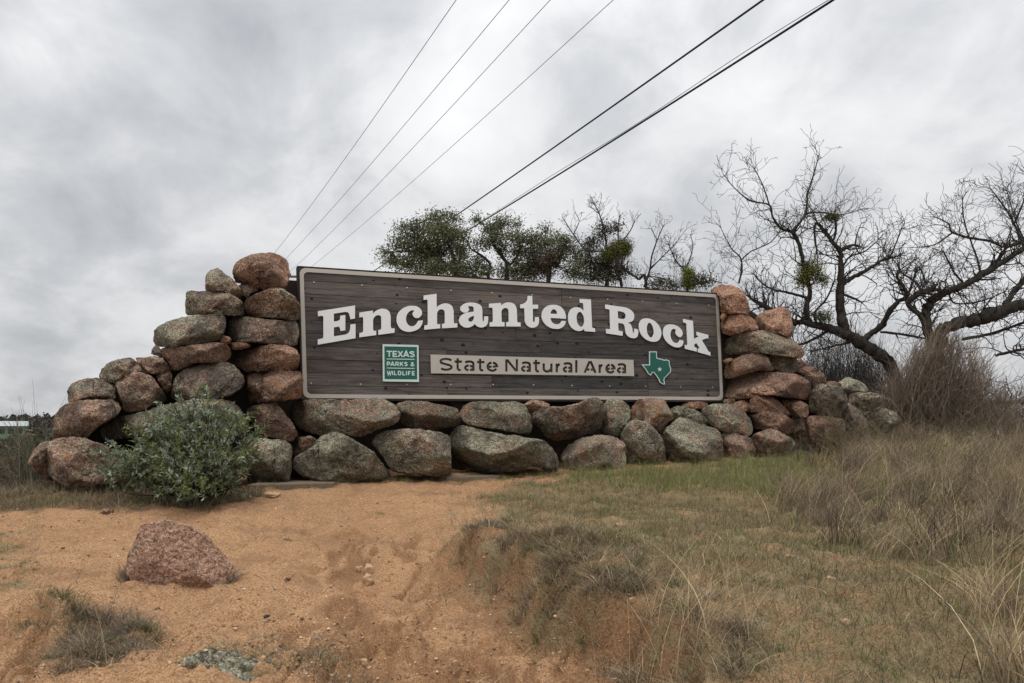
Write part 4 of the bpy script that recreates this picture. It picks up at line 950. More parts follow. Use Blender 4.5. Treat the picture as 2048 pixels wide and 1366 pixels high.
def build_tree(name, label, group, reg, Y0, limbs, seed, twig=dict(), depth_sd=.25, mat=None, base_py=905, leaves=None, leafcol=None, leaf_n=46, leaf_s=.048, cat='tree', base_dx=2):
    ox, oy, s_ = reg; rg = np.random.default_rng(seed); g = Grower(seed)
    known = []; paths = []
    for li, txt in enumerate(limbs):
        q = [tuple(map(float, w_.split(','))) for w_ in txt.split()]
        px = np.array([ox+a[0]/s_ for a in q]); py = np.array([oy+a[1]/s_ for a in q]); rad = np.array([a[2]/s_ for a in q])
        Ys = Y0; 
        if known:
            K = np.array(known); d = np.hypot(K[:, 0]-px[0], K[:, 1]-py[0]); k = d.argmin()
            if d[k] < 22: Ys = K[k, 2]
        ln = np.concatenate([[0], np.cumsum(np.hypot(np.diff(px), np.diff(py)))])/F*Y0
        slope = rg.uniform(-1, 1)*depth_sd if li else 0.0
        Yv = Ys+slope*ln
        if li == 0 and base_py:
            px = np.concatenate([[px[0]+base_dx], px]); py = np.concatenate([[base_py], py]); rad = np.concatenate([[rad[0]*1.12], rad]); Yv = np.concatenate([[Yv[0]], Yv])
        W = at_np(px, py, Yv); R = rad*Y0/F
        pts, rr_ = smooth_path(W, R, 6, .12, rg)
        tt = np.linspace(0, 1, len(pts)); Yi = pts[:, 1]
        for p in pts: known.append((CX+p[0]/p[1]*F, HY-(p[2]-EYE)/p[1]*F, p[1]))
        paths.append((pts, rr_))
    base = paths[0][0][0].copy()
    root = empty(name, tuple(base), label, cat, group)
    for li, (pts, rr_) in enumerate(paths):
        t = Tubes(); r_ = rr_*(1+.20*fbm(pts*5, 3)+.10*np.clip(noise3(pts*9), 0, 1)); t.add(pts, np.maximum(r_, .004), 10 if rr_.max() > .05 else 6)
        o = link('trunk' if li == 0 else 'limb', t.mesh('limb', root), mat or M_BARK); o.parent = root
        # side shoots along the limb
        L = np.linalg.norm(np.diff(pts, axis=0), axis=1); tot = L.sum()
        lo = twig.get('skip', .25) if li == 0 else .10
        n = int(tot*twig.get('per_m', 7)*rg.uniform(.8, 1.2))
        for _ in range(n):
            k = int(len(pts)*(lo+(1-lo)*rg.random()**.7)); k = min(max(k, 1), len(pts)-2)
            T = Vector(pts[k+1]-pts[k-1]).normalized(); a = Vector(rg.normal(size=3)); a = (a-T*a.dot(T)).normalized()
            d = T*rg.uniform(.1, .8)+a*.9+Vector((0, 0, twig.get('lift', .4)))
            f = 1.15-.5*k/len(pts)
            g.grow(Vector(pts[k]), d, rg.uniform(*twig.get('len', (.4, 1.0)))*f, min(float(rr_[k])*.45, twig.get('r', .014)), twig.get('lev', 2), twig.get('up', .06), twig.get('wig', .26), twig.get('dens', .5))
        for _ in range(twig.get('end', 3)):    # the limb runs out into shoots
            T = Vector(pts[-1]-pts[-3]).normalized()
            g.grow(Vector(pts[-1]), T+Vector(rg.normal(size=3))*.45, rg.uniform(*twig.get('len', (.4, 1.0)))*.55, max(.005, float(rr_[-1])*.8), twig.get('lev', 2), twig.get('up', .06), twig.get('wig', .26), twig.get('dens', .5))
    # leaves on clumps held by twigs
    if leaves:
        LV = []; LC = []
        for (bx, by, rx, ry, *cc) in leaves:
            c = np.array(at(ox+bx/s_, oy+by/s_, Y0+rg.normal()*.25)); k = Y0/F/s_; a, b = rx*k, ry*k
            ncl = max(6, int(a*b*780))
            Kp = np.array(known); kd = np.hypot(Kp[:, 0]-(ox+bx/s_), Kp[:, 1]-(oy+by/s_)).argmin(); kk = Kp[kd]
            src = np.array(at(kk[0], kk[1], kk[2]))
            for _ in range(ncl):
                v = rg.normal(size=3); v /= np.linalg.norm(v); v *= rg.uniform(.35, 1.0)**.6
                p = c+v*np.array([a, (a+b)/2, b])*1.02
                if rg.random() < .45:
                    mid = (src+p)/2+rg.normal(size=3)*.06; sp_, sr_ = smooth_path([src, mid, p], [.010, .007, .003], 3); g.tw.add(sp_, sr_, 3)
                m = int(leaf_n*rg.uniform(.5, 1.4)); q = p+rg.normal(size=(m, 3))*np.array([.11, .11, .075])*rg.uniform(.6, 1.4)
                LV.append(q); base_c = np.array(cc[0] if cc else leafcol)
                cl = base_c*rg.uniform(.65, 1.45); LC.append(cl[None]*rg.uniform(.6, 1.5, (m, 1))*np.array([1, 1, 1])+0)
        me = leaf_mesh('foliage', np.concatenate(LV)-base, np.concatenate(LC), leaf_s, rg)
        o = link('foliage', me, M_LEAF); o.parent = root
    o = link('twigs', g.tw.mesh('twigs', root), M_TWIG); o.parent = root
    return root
def leaf_mesh(name, Pn, C, size, rg, aspect=.55):
    n = len(Pn); d = rg.normal(size=(n, 3)); d /= np.linalg.norm(d, axis=1)[:, None]; e = np.cross(d, rg.normal(size=(n, 3))); e /= np.linalg.norm(e, axis=1)[:, None]+1e-9
    s = (size*rg.uniform(.6, 1.35, n))[:, None]
    V = np.stack([Pn-d*s*.5, Pn+e*s*aspect*.5, Pn+d*s*.5, Pn-e*s*aspect*.5], 1).reshape(-1, 3)
    Q = np.arange(4*n).reshape(-1, 4)
    return mesh_np(name, V, quads=Q, col=np.repeat(C, 4, axis=0))
R7, R8 = (1400, 260, 2.134), (720, 380, 2.695)
BARE = dict(per_m=16.0, len=(.28, .85), r=.014, lev=2, up=.04, wig=.32, dens=.60, lift=.30, end=4)
build_tree('mesquite_tree', 'bare gnarled mesquite tree whose limbs spread behind the right boulder pile', 'bare mesquite trees on the right', R7, 16.0, [
 '822,1030,28 790,980,27 740,940,26 680,905,24 620,870,22 560,848,17 500,835,14 440,820,12 395,820,11 340,790,8 270,745,7 215,718,5',
 '625,868,20 605,800,21 598,720,18 600,650,14 601,560,11 597,520,10 560,470,9 525,425,8 500,398,6 488,430,4.5 497,510,3.5',
 '597,520,8 625,500,7 662,490,5', '525,430,6 565,470,5 580,430,4 577,390,3.5 560,365,2',
 '605,660,11 650,630,9 710,600,7 770,560,5 806,547,4', '470,828,12 452,765,11 470,690,10 455,640,9 440,560,9 420,480,8 390,435,7 345,420,5.5 310,370,4.5 295,320,4 210,300,3 140,240,2 105,195,1.5',
 '390,435,6 430,390,5 452,350,4.5 460,270,4 482,200,3 503,125,2', '452,355,4 520,352,3 600,362,2 680,340,1.5', '295,320,3.5 270,240,2.5 235,170,1.8',
 '690,905,15 730,868,14 775,835,13 805,780,11 850,730,10 882,715,9 870,670,7 842,630,6 850,600,4', '882,715,6 905,660,5 932,585,4 965,650,3', '770,862,5 850,870,5 960,890,4',
 '465,718,6 380,695,5 310,680,4 260,650,3 230,615,2', '165,655,4 178,600,4 172,545,3 130,500,2 90,420,1.5', '172,560,3 215,520,2.5 300,480,2 345,425,2',
 '560,850,7 500,885,6 430,915,5 400,905,3', '640,905,6 560,925,4 480,945,3', '215,718,5 270,755,6 330,770,5', '800,560,4 830,500,3 860,420,2', '600,600,5 640,540,4 700,520,3 760,470,2', '395,820,6 330,815,5 280,760,4', '605,700,6 660,720,5 690,735,3', '500,835,6 490,780,5 540,720,4 575,640,3'],
 21, BARE, base_py=885, base_dx=26)
build_tree('mesquite_tree', 'bare twisted mesquite tree leaning out of frame at the right edge', 'bare mesquite trees on the right', R7, 15.2, [
 '1010,1010,30 1000,940,28 985,890,22 962,800,20 972,750,19 985,730,18 1060,690,15 1130,660,14 1200,620,14 1280,570,13 1383,510,11 1480,470,9',
 '1000,900,12 945,800,11 890,748,11 905,720,12 945,692,13', '1200,620,9 1275,550,8 1312,500,7 1383,470,6 1460,400,4',
 '1030,930,28 1030,860,27 1100,825,27 1180,810,27 1270,780,27 1383,745,24 1500,735,20', '1120,893,7 1240,870,6 1383,822,6 1480,800,4', '1300,745,12 1350,680,12 1383,640,11 1440,560,9',
 '1262,962,6 1320,948,7 1383,935,7 1470,930,6', '1290,500,5 1240,475,5 1150,460,4.5 1075,435,4 1060,400,3 1000,370,2', '1075,440,4 1000,490,3 930,500,2',
 '1383,500,6 1340,400,5 1300,330,4 1240,250,2', '1340,400,4 1383,300,3 1400,200,2', '1130,660,5 1080,600,4 1040,520,3', '1200,620,5 1180,540,4 1130,400,3 1120,300,2', '945,692,6 920,650,5 860,610,3',
 '1250,1168,9 1320,1163,10 1400,1160,10 1500,1150,9', '1383,470,5 1345,380,3 1310,260,2', '1060,690,4 1090,740,4 1200,730,3 1300,690,2', '1180,830,5 1220,760,4 1330,770,3'],
 35, BARE)
OAKC = (.112, .120, .058); BRN = (.085, .066, .044); MIS = (.150, .160, .030)
OAK = dict(per_m=4, len=(.3, .7), r=.010, lev=1, up=.05, wig=.28, dens=.5, end=2)
GT = 'trees standing behind the sign'
build_tree('live_oak', 'broad leafy live oak behind the left half of the sign, crossed by the cables', GT, R8, 19.0, [
 '512,470,15 515,400,11 480,300,7 430,200,4', '515,400,7 560,340,5 580,280,3', '505,430,8 380,330,6 300,260,3', '380,340,5 250,330,4 150,340,2'], 41, OAK, .3, M_BARK2, 920,
 [(400,145,45,30),(480,150,45,32),(330,200,60,36),(430,230,75,50),(240,215,42,32),(220,290,52,34),(310,310,70,48),(420,330,80,52),(520,245,58,48),(545,330,45,45),(130,340,34,18),(180,385,55,28),(300,400,80,36),(420,420,80,38),(520,420,50,38),(590,430,40,26),(560,470,50,22),(350,445,60,22)], OAKC)
build_tree('live_oak', 'open-branched live oak with sky gaps, second leafy tree behind the sign', GT, R8, 19.6, [
 '790,490,13 797,410,11 752,340,9 722,290,8 740,230,5 762,180,3', '690,480,8 700,400,7 650,350,6 600,318,4 580,270,2', '797,420,7 860,330,5 850,250,3 835,175,2', '722,290,6 690,220,4 640,165,3', '820,440,5 880,430,5 930,450,4'], 42, OAK, .3, M_BARK2, 920,
 [(645,165,30,18),(700,210,45,28),(760,180,45,24),(838,178,26,18),(740,255,44,32),(690,295,26,28),(830,255,50,26),(640,290,34,16),(780,330,36,26),(850,330,40,28),(600,420,30,20),(680,430,36,30),(790,440,44,30),(850,400,30,24),(870,270,30,20),(612,470,44,24),(640,385,28,18),(870,465,50,26)], OAKC)
build_tree('live_oak', 'smaller brownish leafy oak behind the middle of the sign', GT, R8, 19.3, [
 '1015,500,13 1060,405,11 1092,330,7 1110,285,4', '1060,405,6 1000,310,4 1000,230,2', '1030,470,5 950,380,4 915,290,2'], 43, OAK, .3, M_BARK2, 920,
 [(920,255,40,24),(1000,215,22,24),(960,285,52,34),(1040,285,48,28),(1105,280,44,26),(920,345,50,36),(1010,365,60,42,BRN),(1085,345,36,30),(900,430,60,34),(985,435,60,42,BRN),(950,400,50,36,BRN),(1130,330,26,20),(1140,440,50,30),(1165,395,28,18)], OAKC)
build_tree('half_bare_tree', 'half bare tree with wispy upright twigs behind the sign under the letters R and o', GT, R8, 19.8, [
 '1330,530,10 1342,440,9 1330,330,7 1320,230,5 1290,130,3 1262,75,2', '1412,520,8 1382,400,7 1390,300,5 1392,200,3 1400,140,2', '1330,330,5 1220,320,4 1150,240,3 1100,160,2', '1150,240,3 1180,170,2 1165,130,1.5', '1290,130,2 1240,90,1.5', '1390,300,4 1450,230,3 1480,170,2'],
 44, dict(per_m=12, len=(.18, .42), r=.012, lev=2, up=.08, wig=.28, dens=.6, lift=.5, end=2), .3, M_BARK2, 920,
 [(1300,230,34,34),(1370,205,34,22),(1250,290,36,34),(1215,380,44,34),(1300,400,52,44),(1240,450,50,34),(1330,460,50,34),(1400,450,40,34),(1180,350,26,24)], (.066, .062, .036))
build_tree('bare_tree', 'thin bare tree behind the sign between the two mistletoe clumps', GT, R8, 18.6, [
 '1545,540,8 1500,480,7 1440,440,6 1405,400,4', '1532,525,6 1562,430,5 1572,360,4 1602,270,3 1635,195,2', '1562,430,4 1640,350,3 1690,300,2 1760,210,1.3', '1602,270,2.5 1570,210,1.6'],
 45, dict(per_m=12, len=(.18, .42), r=.010, lev=2, up=.08, wig=.28, dens=.6, lift=.45, end=2), .3, M_BARK2, 920, [(1650,500,55,18),(1600,520,40,16)], (.066, .062, .036))
build_tree('bare_tree', 'thin bare tree behind the right corner of the sign with bright mistletoe', GT, R8, 18.2, [
 '1765,550,6 1752,440,4.5 1702,380,3 1662,290,2', '1752,440,4 1792,320,2.5 1782,240,1.5', '1765,520,4 1850,500,4 1900,490,3 1950,500,2', '1900,490,2 1880,420,1.6'],
 46, dict(per_m=12, len=(.18, .42), r=.010, lev=2, up=.08, wig=.28, dens=.6, lift=.45, end=2), .3, M_BARK2, 920, [(1850,490,40,26),(1700,520,40,16)], (.066, .062, .036))
def mistletoe(reg, blobs, Y, label, col, n=900, seed=1, s=.035):
    ox, oy, s_ = reg; rg = np.random.default_rng(seed); Pn = []; t = Tubes()
    c0 = np.array(at(ox+blobs[0][0]/s_, oy+blobs[0][1]/s_, Y))
    for bx, by, rx, ry, w_ in blobs:
        c = np.array(at(ox+bx/s_, oy+by/s_, Y)); k = Y/F/s_; m = int(n*w_)
        v = rg.normal(size=(m, 3)); v /= np.linalg.norm(v, axis=1)[:, None]; v *= (rg.uniform(.1, 1, m)**.5)[:, None]
        Pn.append(c+v*np.array([rx*k, (rx+ry)/2*k, ry*k])+rg.normal(size=(m, 3))*.055)
        for j in range(26):
            q = c+v[j]*np.array([rx*k, (rx+ry)/2*k, ry*k]); t.add([c, (c+q)/2+rg.normal(size=3)*.04, q], [.006, .004, .003], 3)
    Pn = np.concatenate(Pn); C = np.array(col)[None]*rg.uniform(.55, 1.5, (len(Pn), 1))*np.array([1, 1, 1])
    root = empty('mistletoe', tuple(c0), label, 'mistletoe', 'mistletoe clumps growing in the bare trees')
    o = link('foliage', leaf_mesh('mistletoe_leaves', Pn-c0, C, s, rg, .4), M_LEAF); o.parent = root
    o = link('stems', t.mesh('stems', root), M_TWIG); o.parent = root
mistletoe(R8, [(1385,330,60,50,1.0),(1340,350,40,40,.5),(1430,310,35,45,.5)], 19.6, 'large olive mistletoe ball in the half bare tree behind the sign', (.120, .120, .030), 3600, 3, .045)
mistletoe(R8, [(1775,490,34,40,1.0),(1770,450,18,26,.4)], 18.1, 'bright yellow-green mistletoe clump just above the right end of the sign top', (.150, .170, .030), 2200, 4, .042)
mistletoe(R7, [(470,600,52,42,1.0),(440,640,34,40,.4),(520,640,30,20,.25)], 15.9, 'yellow-green mistletoe clump in the left limb of the gnarled mesquite', MIS, 2000, 5, .042)
mistletoe(R7, [(570,375,26,16,1.0),(545,372,18,12,.4)], 15.9, 'thin mistletoe tuft high on the gnarled mesquite', (.12, .12, .05), 500, 6)
mistletoe(R7, [(530,802,34,18,1.0),(515,790,20,16,.5)], 15.9, 'low mistletoe tuft on the gnarled mesquite limb beside the right pile', (.11, .12, .05), 600, 7)

# ------------------------------------------------------------------ power lines
def cable(name, label, group, a, b, Yn, Yf, sag, r, mat, n=40, over=1.0, cat='cable', wob=0.0, seed=0):
    """a, b: photo points where the line leaves the top edge and where it goes out of sight; Yn, Yf their distances"""
    p = np.array(at(*a, Yn)); q = np.array(at(*b, Yf)); d = q-p; rg = np.random.default_rng(seed)
    t = np.linspace(-.75, over, n); P_ = p[None]+t[:, None]*d[None]
    P_[:, 2] -= sag*4*((t+.75)/(over+.75))*(1-(t+.75)/(over+.75))
    P_[:, 2] += sag*4*(.75/(over+.75))*(1-.75/(over+.75))*(1-np.clip(t, 0, 1))+sag*4*((1.75)/(over+.75))*(1-(1.75)/(over+.75))*np.clip(t, 0, 1)
    if wob: P_[:, 2] += wob*np.sin(t*19)*np.clip(1-t, .2, 1.5)
    tb = Tubes(); tb.add(P_, np.full(n, r), 6)
    root = P_[n//2]; me = tb.mesh(name); 
    V = np.concatenate(tb.V)-root; me = mesh_np(name, V, quads=np.concatenate(tb.Q), smooth=True)
    thing(link(name, me, mat, loc=tuple(root)), label, cat, group)
GC = 'overhead lines crossing the sky'
cable('power_line', 'first thin wire from the left, reaching down to the top round boulder', GC, (912, 0), (550, 505), 17.3, 41.8, .5, .0075, M_WIRE, over=1.25)
cable('power_line', 'second thin wire from the left across the sky', GC, (1018, 0), (575, 514), 17.3, 43.0, .5, .0075, M_WIRE, over=1.19)
cable('power_line', 'third thin wire from the left across the sky', GC, (1100, 0), (600, 525), 17.3, 44.3, .5, .0075, M_WIRE, over=1.14)
cable('power_line', 'fourth thin wire from the left, dropping behind the sign corner', GC, (1226, 0), (626, 531), 17.3, 45.0, .5, .0075, M_WIRE, over=1.11)
cable('overhead_cable', 'left one of the two thick black cables', GC, (1526, 0), (752, 539), 12.5, 33.3, .3, .019, M_CABLE, over=1.71)
cable('overhead_cable', 'right one of the two thick black cables', GC, (1666, 0), (800, 540), 12.5, 33.6, .55, .021, M_CABLE, over=1.70)
cable('overhead_cable', 'thin strand slung along the right thick cable', GC, (1657, 0), (802, 538), 12.5, 33.6, .35, .006, M_CABLE, over=1.70, wob=.035, n=90)
def utility_pole(name, X, Y, z0, z1, arm, za, label, group=None, r=.14):
    root = empty(name, (X, Y, z0), label, 'utility pole', group)
    t = Tubes(); t.add([(0, 0, -.3), (0, 0, (z1-z0)*.5), (0, 0, z1-z0)], [r, r*.9, r*.75], 10); o = link('pole', t.mesh('pole'), M_POLE); o.parent = root
    c = box8(-arm/2, arm/2, -.17, -.07, za-z0-.06, za-z0+.06); o = link('crossarm', boxes_mesh('crossarm', [c]), M_POLE); o.parent = root
    for k in (-.47, -.2, .2, .47):
        t = Tubes(); t.add([(k*arm, -.12, za-z0+.06), (k*arm, -.12, za-z0+.18)], [.035, .05], 8); o = link('insulator', t.mesh('insulator'), M_CONC); o.parent = root
utility_pole('utility_pole', -13.4, 48.0, -4.6, 10.9, 2.7, 10.5, 'timber utility pole carrying the wires, far behind the left end of the sign')
utility_pole('utility_pole', (93-CX)/F*130, 130.0, -6, 1.6+(860-847)/F*130, 2.3, 1.6+(860-858)/F*130, 'small distant pole with a pale crossarm left of the boulder pile', r=.16)
# ------------------------------------------------------------------ far hillside: house and woods
def hz(X, Y): return gz(X, Y, False)+hill(X, Y)
def house():
    Y = 165.0; k = Y/F
    x0, z0 = at(5, 868, Y)[0], at(5, 868, Y)[2]; 
    hx_ = at(24, 866, Y)[0]; root = empty('green_house', (hx_, Y, float(hz(np.array([hx_]), np.array([Y]))[0])), 'small green house with white metal roofs on the far hill at left', 'house')
    M_HW = flat_mat('green_siding', (.20, .30, .19), .8, .2, .1, 1); M_HR = flat_mat('white_metal_roof', (.38, .40, .41), .5, .4, .05, 1); M_HG = flat_mat('dark_window', (.03, .035, .04), .2, .5, .1, 1)
    def add(n, V, Fc, m, par=root):
        me = mesh_np(n, V, faces=Fc); fix_normals(me); o = link(n, me, m); o.parent = par; return o
    w_, d_, h_ = 4.8, 4.4, 2.2
    ang = math.radians(28); Rm = np.array([[math.cos(ang), -math.sin(ang), 0], [math.sin(ang), math.cos(ang), 0], [0, 0, 1]])
    B = np.array(box8(-w_/2, w_/2, -d_/2, d_/2, -1.5, h_))@Rm.T
    add('wall', B, [(0, 3, 2, 1), (4, 5, 6, 7), (0, 1, 5, 4), (1, 2, 6, 5), (2, 3, 7, 6), (3, 0, 4, 7)], M_HW)
    Rf = np.array([(-w_/2-.5, -d_/2-.5, h_), (w_/2+.5, -d_/2-.5, h_), (w_/2+.5, d_/2+.5, h_+.02), (-w_/2-.5, d_/2+.5, h_+.02), (-w_/2-.5, 0, h_+1.0), (w_/2+.5, 0, h_+1.0), (-w_/2-.5, 0, h_+.8), (w_/2+.5, 0, h_+.8)])@Rm.T
    add('roof', Rf, [(0, 1, 5, 4), (2, 3, 4, 5), (1, 2, 5), (3, 0, 4), (0, 3, 2, 1)], M_HR)
    L = np.array([(w_/2, -d_/2, 1.5), (w_/2+3.2, -d_/2, .6), (w_/2+3.2, d_/2-1, .6), (w_/2, d_/2-1, 1.5), (w_/2, -d_/2, 1.65), (w_/2+3.2, -d_/2, .75), (w_/2+3.2, d_/2-1, .75), (w_/2, d_/2-1, 1.65)])@Rm.T
    add('porch_roof', L, [(0, 3, 2, 1), (4, 5, 6, 7), (0, 1, 5, 4), (1, 2, 6, 5), (2, 3, 7, 6), (3, 0, 4, 7)], M_HR)
    for xx in (-1.6, -.1, 1.4):
        Wd = np.array(box8(xx-.5, xx+.5, -d_/2-.06, -d_/2+.03, .7, 1.7))@Rm.T
        add('window', Wd, [(0, 3, 2, 1), (4, 5, 6, 7), (0, 1, 5, 4), (1, 2, 6, 5), (2, 3, 7, 6), (3, 0, 4, 7)], M_HG)
house()
def far_wood():
    rg = np.random.default_rng(9); n = 4300
    Y = np.concatenate([rg.uniform(40, 200, 3400), rg.uniform(200, 300, 900)]); u = rg.uniform(-.80, -.20, n); X = u*Y
    keep = ~((np.abs(u-(24-CX)/F) < .034) & (Y > 146) & (Y < 170))
    X, Y = X[keep], Y[keep]; n = len(X); Z = hz(X, Y); m = 46
    hgt = rg.uniform(1.2, 3.0, n)*np.where(Y > 200, rg.uniform(.7, 1.25, n), 1)
    v = rg.normal(size=(n, m, 3)); v /= np.linalg.norm(v, axis=2)[..., None]; v *= rg.uniform(.3, 1, (n, m, 1))
    Pn = np.stack([X, Y, Z+hgt*.45], 1)[:, None]+v*np.stack([hgt*.8, hgt*.8, hgt*.55], 1)[:, None]
    pal = np.array([(.036, .036, .026), (.060, .052, .040), (.075, .060, .046), (.028, .036, .022), (.050, .043, .034)])
    C = np.repeat((pal[rg.integers(0, 5, n)]*rg.uniform(.8, 1.3, (n, 1)))[:, None], m, 1)*rg.uniform(.6, 1.4, (n, m, 1))
    me = leaf_mesh('far_woodland', Pn.reshape(-1, 3), C.reshape(-1, 3), .75, rg, .7)
    o = link('far_woodland', me, M_LEAF); o['kind'] = 'stuff'
far_wood()
def bush_cloud(name, label, cat, group, px, py, Y, rx, ry, n, size, pal, seed, base=None, stems=26, leafstyle=.5):
    rg = np.random.default_rng(seed); c = np.array(at(px, py, Y)); k = Y/F
    b = np.array(at(base[0], base[1], Y)) if base else c-np.array([0, 0, ry*k])
    root = empty(name, tuple(b), label, cat, group)
    t = Tubes(); ends = []
    for _ in range(stems):
        v = rg.normal(size=3); v /= np.linalg.norm(v); e = c+v*np.array([rx*k, rx*k*.8, ry*k])*rg.uniform(.6, .95)
        mid = b+(e-b)*.5+rg.normal(size=3)*.05*np.linalg.norm(e-b); P_, R_ = smooth_path([b, mid, e], [.012*k*60, .007*k*60, .003*k*60], 4); t.add(P_, R_, 4); ends.append(e)
    o = link('stems', t.mesh('stems', root), M_TWIG); o.parent = root
    v = rg.normal(size=(n, 3)); v /= np.linalg.norm(v, axis=1)[:, None]; v *= (rg.uniform(.2, 1, n)**.5)[:, None]
    Pn = c+v*np.array([rx*k, rx*k*.8, ry*k])*(1+.25*fbm(v*2.2+seed, 2))[:, None]
    C = np.array(pal)[rg.integers(0, len(pal), n)]*rg.uniform(.55, 1.5, (n, 1))
    o = link('foliage', leaf_mesh('foliage', Pn-b, C, size, rg, leafstyle), M_LEAF); o.parent = root
for px, py, rx, ry, s, lab in ((113, 842, 14, 12, 1, 'dark round tree on the far ridge nearest the boulder pile'), (92, 845, 12, 9, 2, 'dark low tree on the far ridge, second from the boulder pile'), (52, 838, 7, 7, 3, 'small dark tree just behind the green house roof'), (-2, 846, 12, 12, 4, 'dark tree at the left image edge beside the green house'), (27, 836, 5, 6, 5, 'tiny tree showing over the left end of the house roof')):
    bush_cloud('ridge_tree', lab, 'tree', 'trees along the far ridge', px, py, 232.0, rx, ry, 700, .9, [(.024, .034, .022), (.034, .044, .028)], 50+s, base=(px, py+24))
bush_cloud('orange_bush', 'small orange-leaved bush low on the far slope at the left edge', 'bush', None, 18, 926, 46.0, 13, 14, 700, .10, [(.24, .12, .02), (.17, .075, .02), (.11, .075, .03)], 61, base=(18, 944))
# ------------------------------------------------------------------ plants made of blades and stems
def blades(Pn, h, lean, az, wd, col, seg=2, droop=.35, waz=None, rg=RNG):
    """ribbons: Pn (n,3); lean = horizontal reach / height; az = heading"""
    n = len(Pn); t = np.linspace(0, 1, seg+1)
    hx = np.cos(az); hy = np.sin(az); wz = rg.uniform(0, 2*math.pi, n) if waz is None else waz
    wx, wy = np.cos(wz), np.sin(wz)
    rows = []
    bend = rg.normal(0, .10, n)
    for k, tt in enumerate(t):
        reach = h*lean*tt**1.7; zz = h*tt*(1-droop*np.clip(lean, 0, 1.6)*tt)
        c = Pn+np.stack([hx*reach-hy*bend*h*tt*tt, hy*reach+hx*bend*h*tt*tt, zz], 1)
        ww = wd*(1-tt*.75)*.5
        if k < seg: rows += [c+np.stack([wx*ww, wy*ww, 0*ww], 1), c-np.stack([wx*ww, wy*ww, 0*ww], 1)]
        else: rows.append(c)
    m = 2*seg+1; V = np.stack(rows, 1).reshape(-1, 3); b = np.arange(n)[:, None]*m
    Q = np.concatenate([b+np.array([2*k, 2*k+1, 2*k+3, 2*k+2]) for k in range(seg-1)]) if seg > 1 else np.zeros((0, 4), int)
    T = b+np.array([2*seg-2, 2*seg-1, 2*seg])
    return V, Q, T, np.repeat(col, m, axis=0)
def blade_obj(name, sets, mat=M_GRASS, parent=None, root=None):
    V = []; Q = []; T = []; C = []; n = 0
    for v, q, t, c in sets:
        V.append(v); Q.append(q+n); T.append(t+n); C.append(c); n += len(v)
    V = np.concatenate(V)
    if root is not None: V = local(V, root)
    me = mesh_np(name, V, quads=np.concatenate(Q), tris=np.concatenate(T), col=np.concatenate(C))
    o = link(name, me, mat, parent=None)
    if parent is not None: o.parent = parent
    return o
STRAW = np.array([(.40, .305, .175), (.32, .235, .135), (.245, .175, .102), (.47, .37, .23)]); GREYB = np.array([(.205, .155, .112), (.140, .104, .076), (.265, .205, .150)]); GREEN = np.array([(.180, .215, .062), (.140, .180, .052), (.22, .245, .085)]); OLIVE = np.array([(.14, .15, .066), (.18, .17, .085)])
def pick(pal, n, rg, lo=.7, hi=1.35): return pal[rg.integers(0, len(pal), n)]*rg.uniform(lo, hi, (n, 1))
def mixpick(opts, n, rg):
    """opts: list of (weight array or scalar, palette)"""
    Wt = np.stack([np.broadcast_to(np.asarray(w_, float), (n,)) for w_, _ in opts], 1); Wt = np.cumsum(Wt/Wt.sum(1, keepdims=True), 1)
    r = rg.uniform(0, 1, n)[:, None]; k = (r > Wt).sum(1); C = np.zeros((n, 3))
    for j, (_, pal) in enumerate(opts):
        m = k == j; C[m] = pick(pal, m.sum(), rg)
    return C
def turf():
    rg = np.random.default_rng(31); n = 420000
    X = rg.uniform(-1.4, 9.5, n); Y = rg.uniform(2.5, 13.6, n)
    ok = (np.abs(X/Y) < .70) & (rg.uniform(0, 1, n) < np.clip(7.0/Y, .45, 1)**1.0); X, Y = X[ok], Y[ok]
    tu, ta, li, lg, fo, pat = cover_masks(X, Y)
    fine = fbm2(X, Y, 7.0, 3, z=4.4)
    dens = tu*np.clip(.80+.9*pat+.9*fine+.16*X, .10, 1)
    ok = rg.uniform(0, 1, len(X)) < dens; X, Y, pat, fine = X[ok], Y[ok], pat[ok], fine[ok]; n = len(X)
    Z = gz(X, Y)-.004; g = region(X, Y, P_GREEN, .35, .2); far = sstep(7.2, 9.5, Y)
    gp = np.clip(fbm2(X, Y, 1.9, 3, z=12.)*2.2+.05, 0, 1)
    C = mixpick([(.75, STRAW), (.95, GREYB), (.34+gp*1.1+far*.7+g*2.0, GREEN), (.75+gp*.6, OLIVE)], n, rg)*np.where(g > .3, 1.0, .86)[:, None]
    h = rg.gamma(4, .012, n)*(1+.8*g+.5*np.clip(pat+.2, 0, 1))+.012
    az = rg.uniform(0, 2*math.pi, n); lean = rg.uniform(.2, 1.7, n)*(1-.45*g)
    o = blade_obj('short_grass', [blades(np.stack([X, Y, Z], 1), h, lean, az, rg.uniform(.0025, .0045, n), C, 2, .38, None, rg)]); o['kind'] = 'stuff'
    # the greener band at the foot of the wall
    n = 26000; X = rg.uniform(.3, 6.0, n); Y = rg.uniform(7.6, 12.6, n); g = region(X, Y, P_GREEN, .25, .2)*np.clip(.6+fbm2(X, Y, 2.2, 3, z=2.)*1.2, 0.05, 1)
    ok = rg.uniform(0, 1, n) < g; X, Y = X[ok], Y[ok]; n = len(X)
    C = mixpick([(2.2, GREEN*1.15), (.8, STRAW), (.5, OLIVE)], n, rg)
    o = blade_obj('green_grass', [blades(np.stack([X, Y, gz(X, Y)-.005], 1), rg.gamma(5, .022, n)+.03, rg.uniform(.1, .8, n), rg.uniform(0, 6.28, n), rg.uniform(.003, .006, n), C, 2, .3, None, rg)]); o['kind'] = 'stuff'
turf()
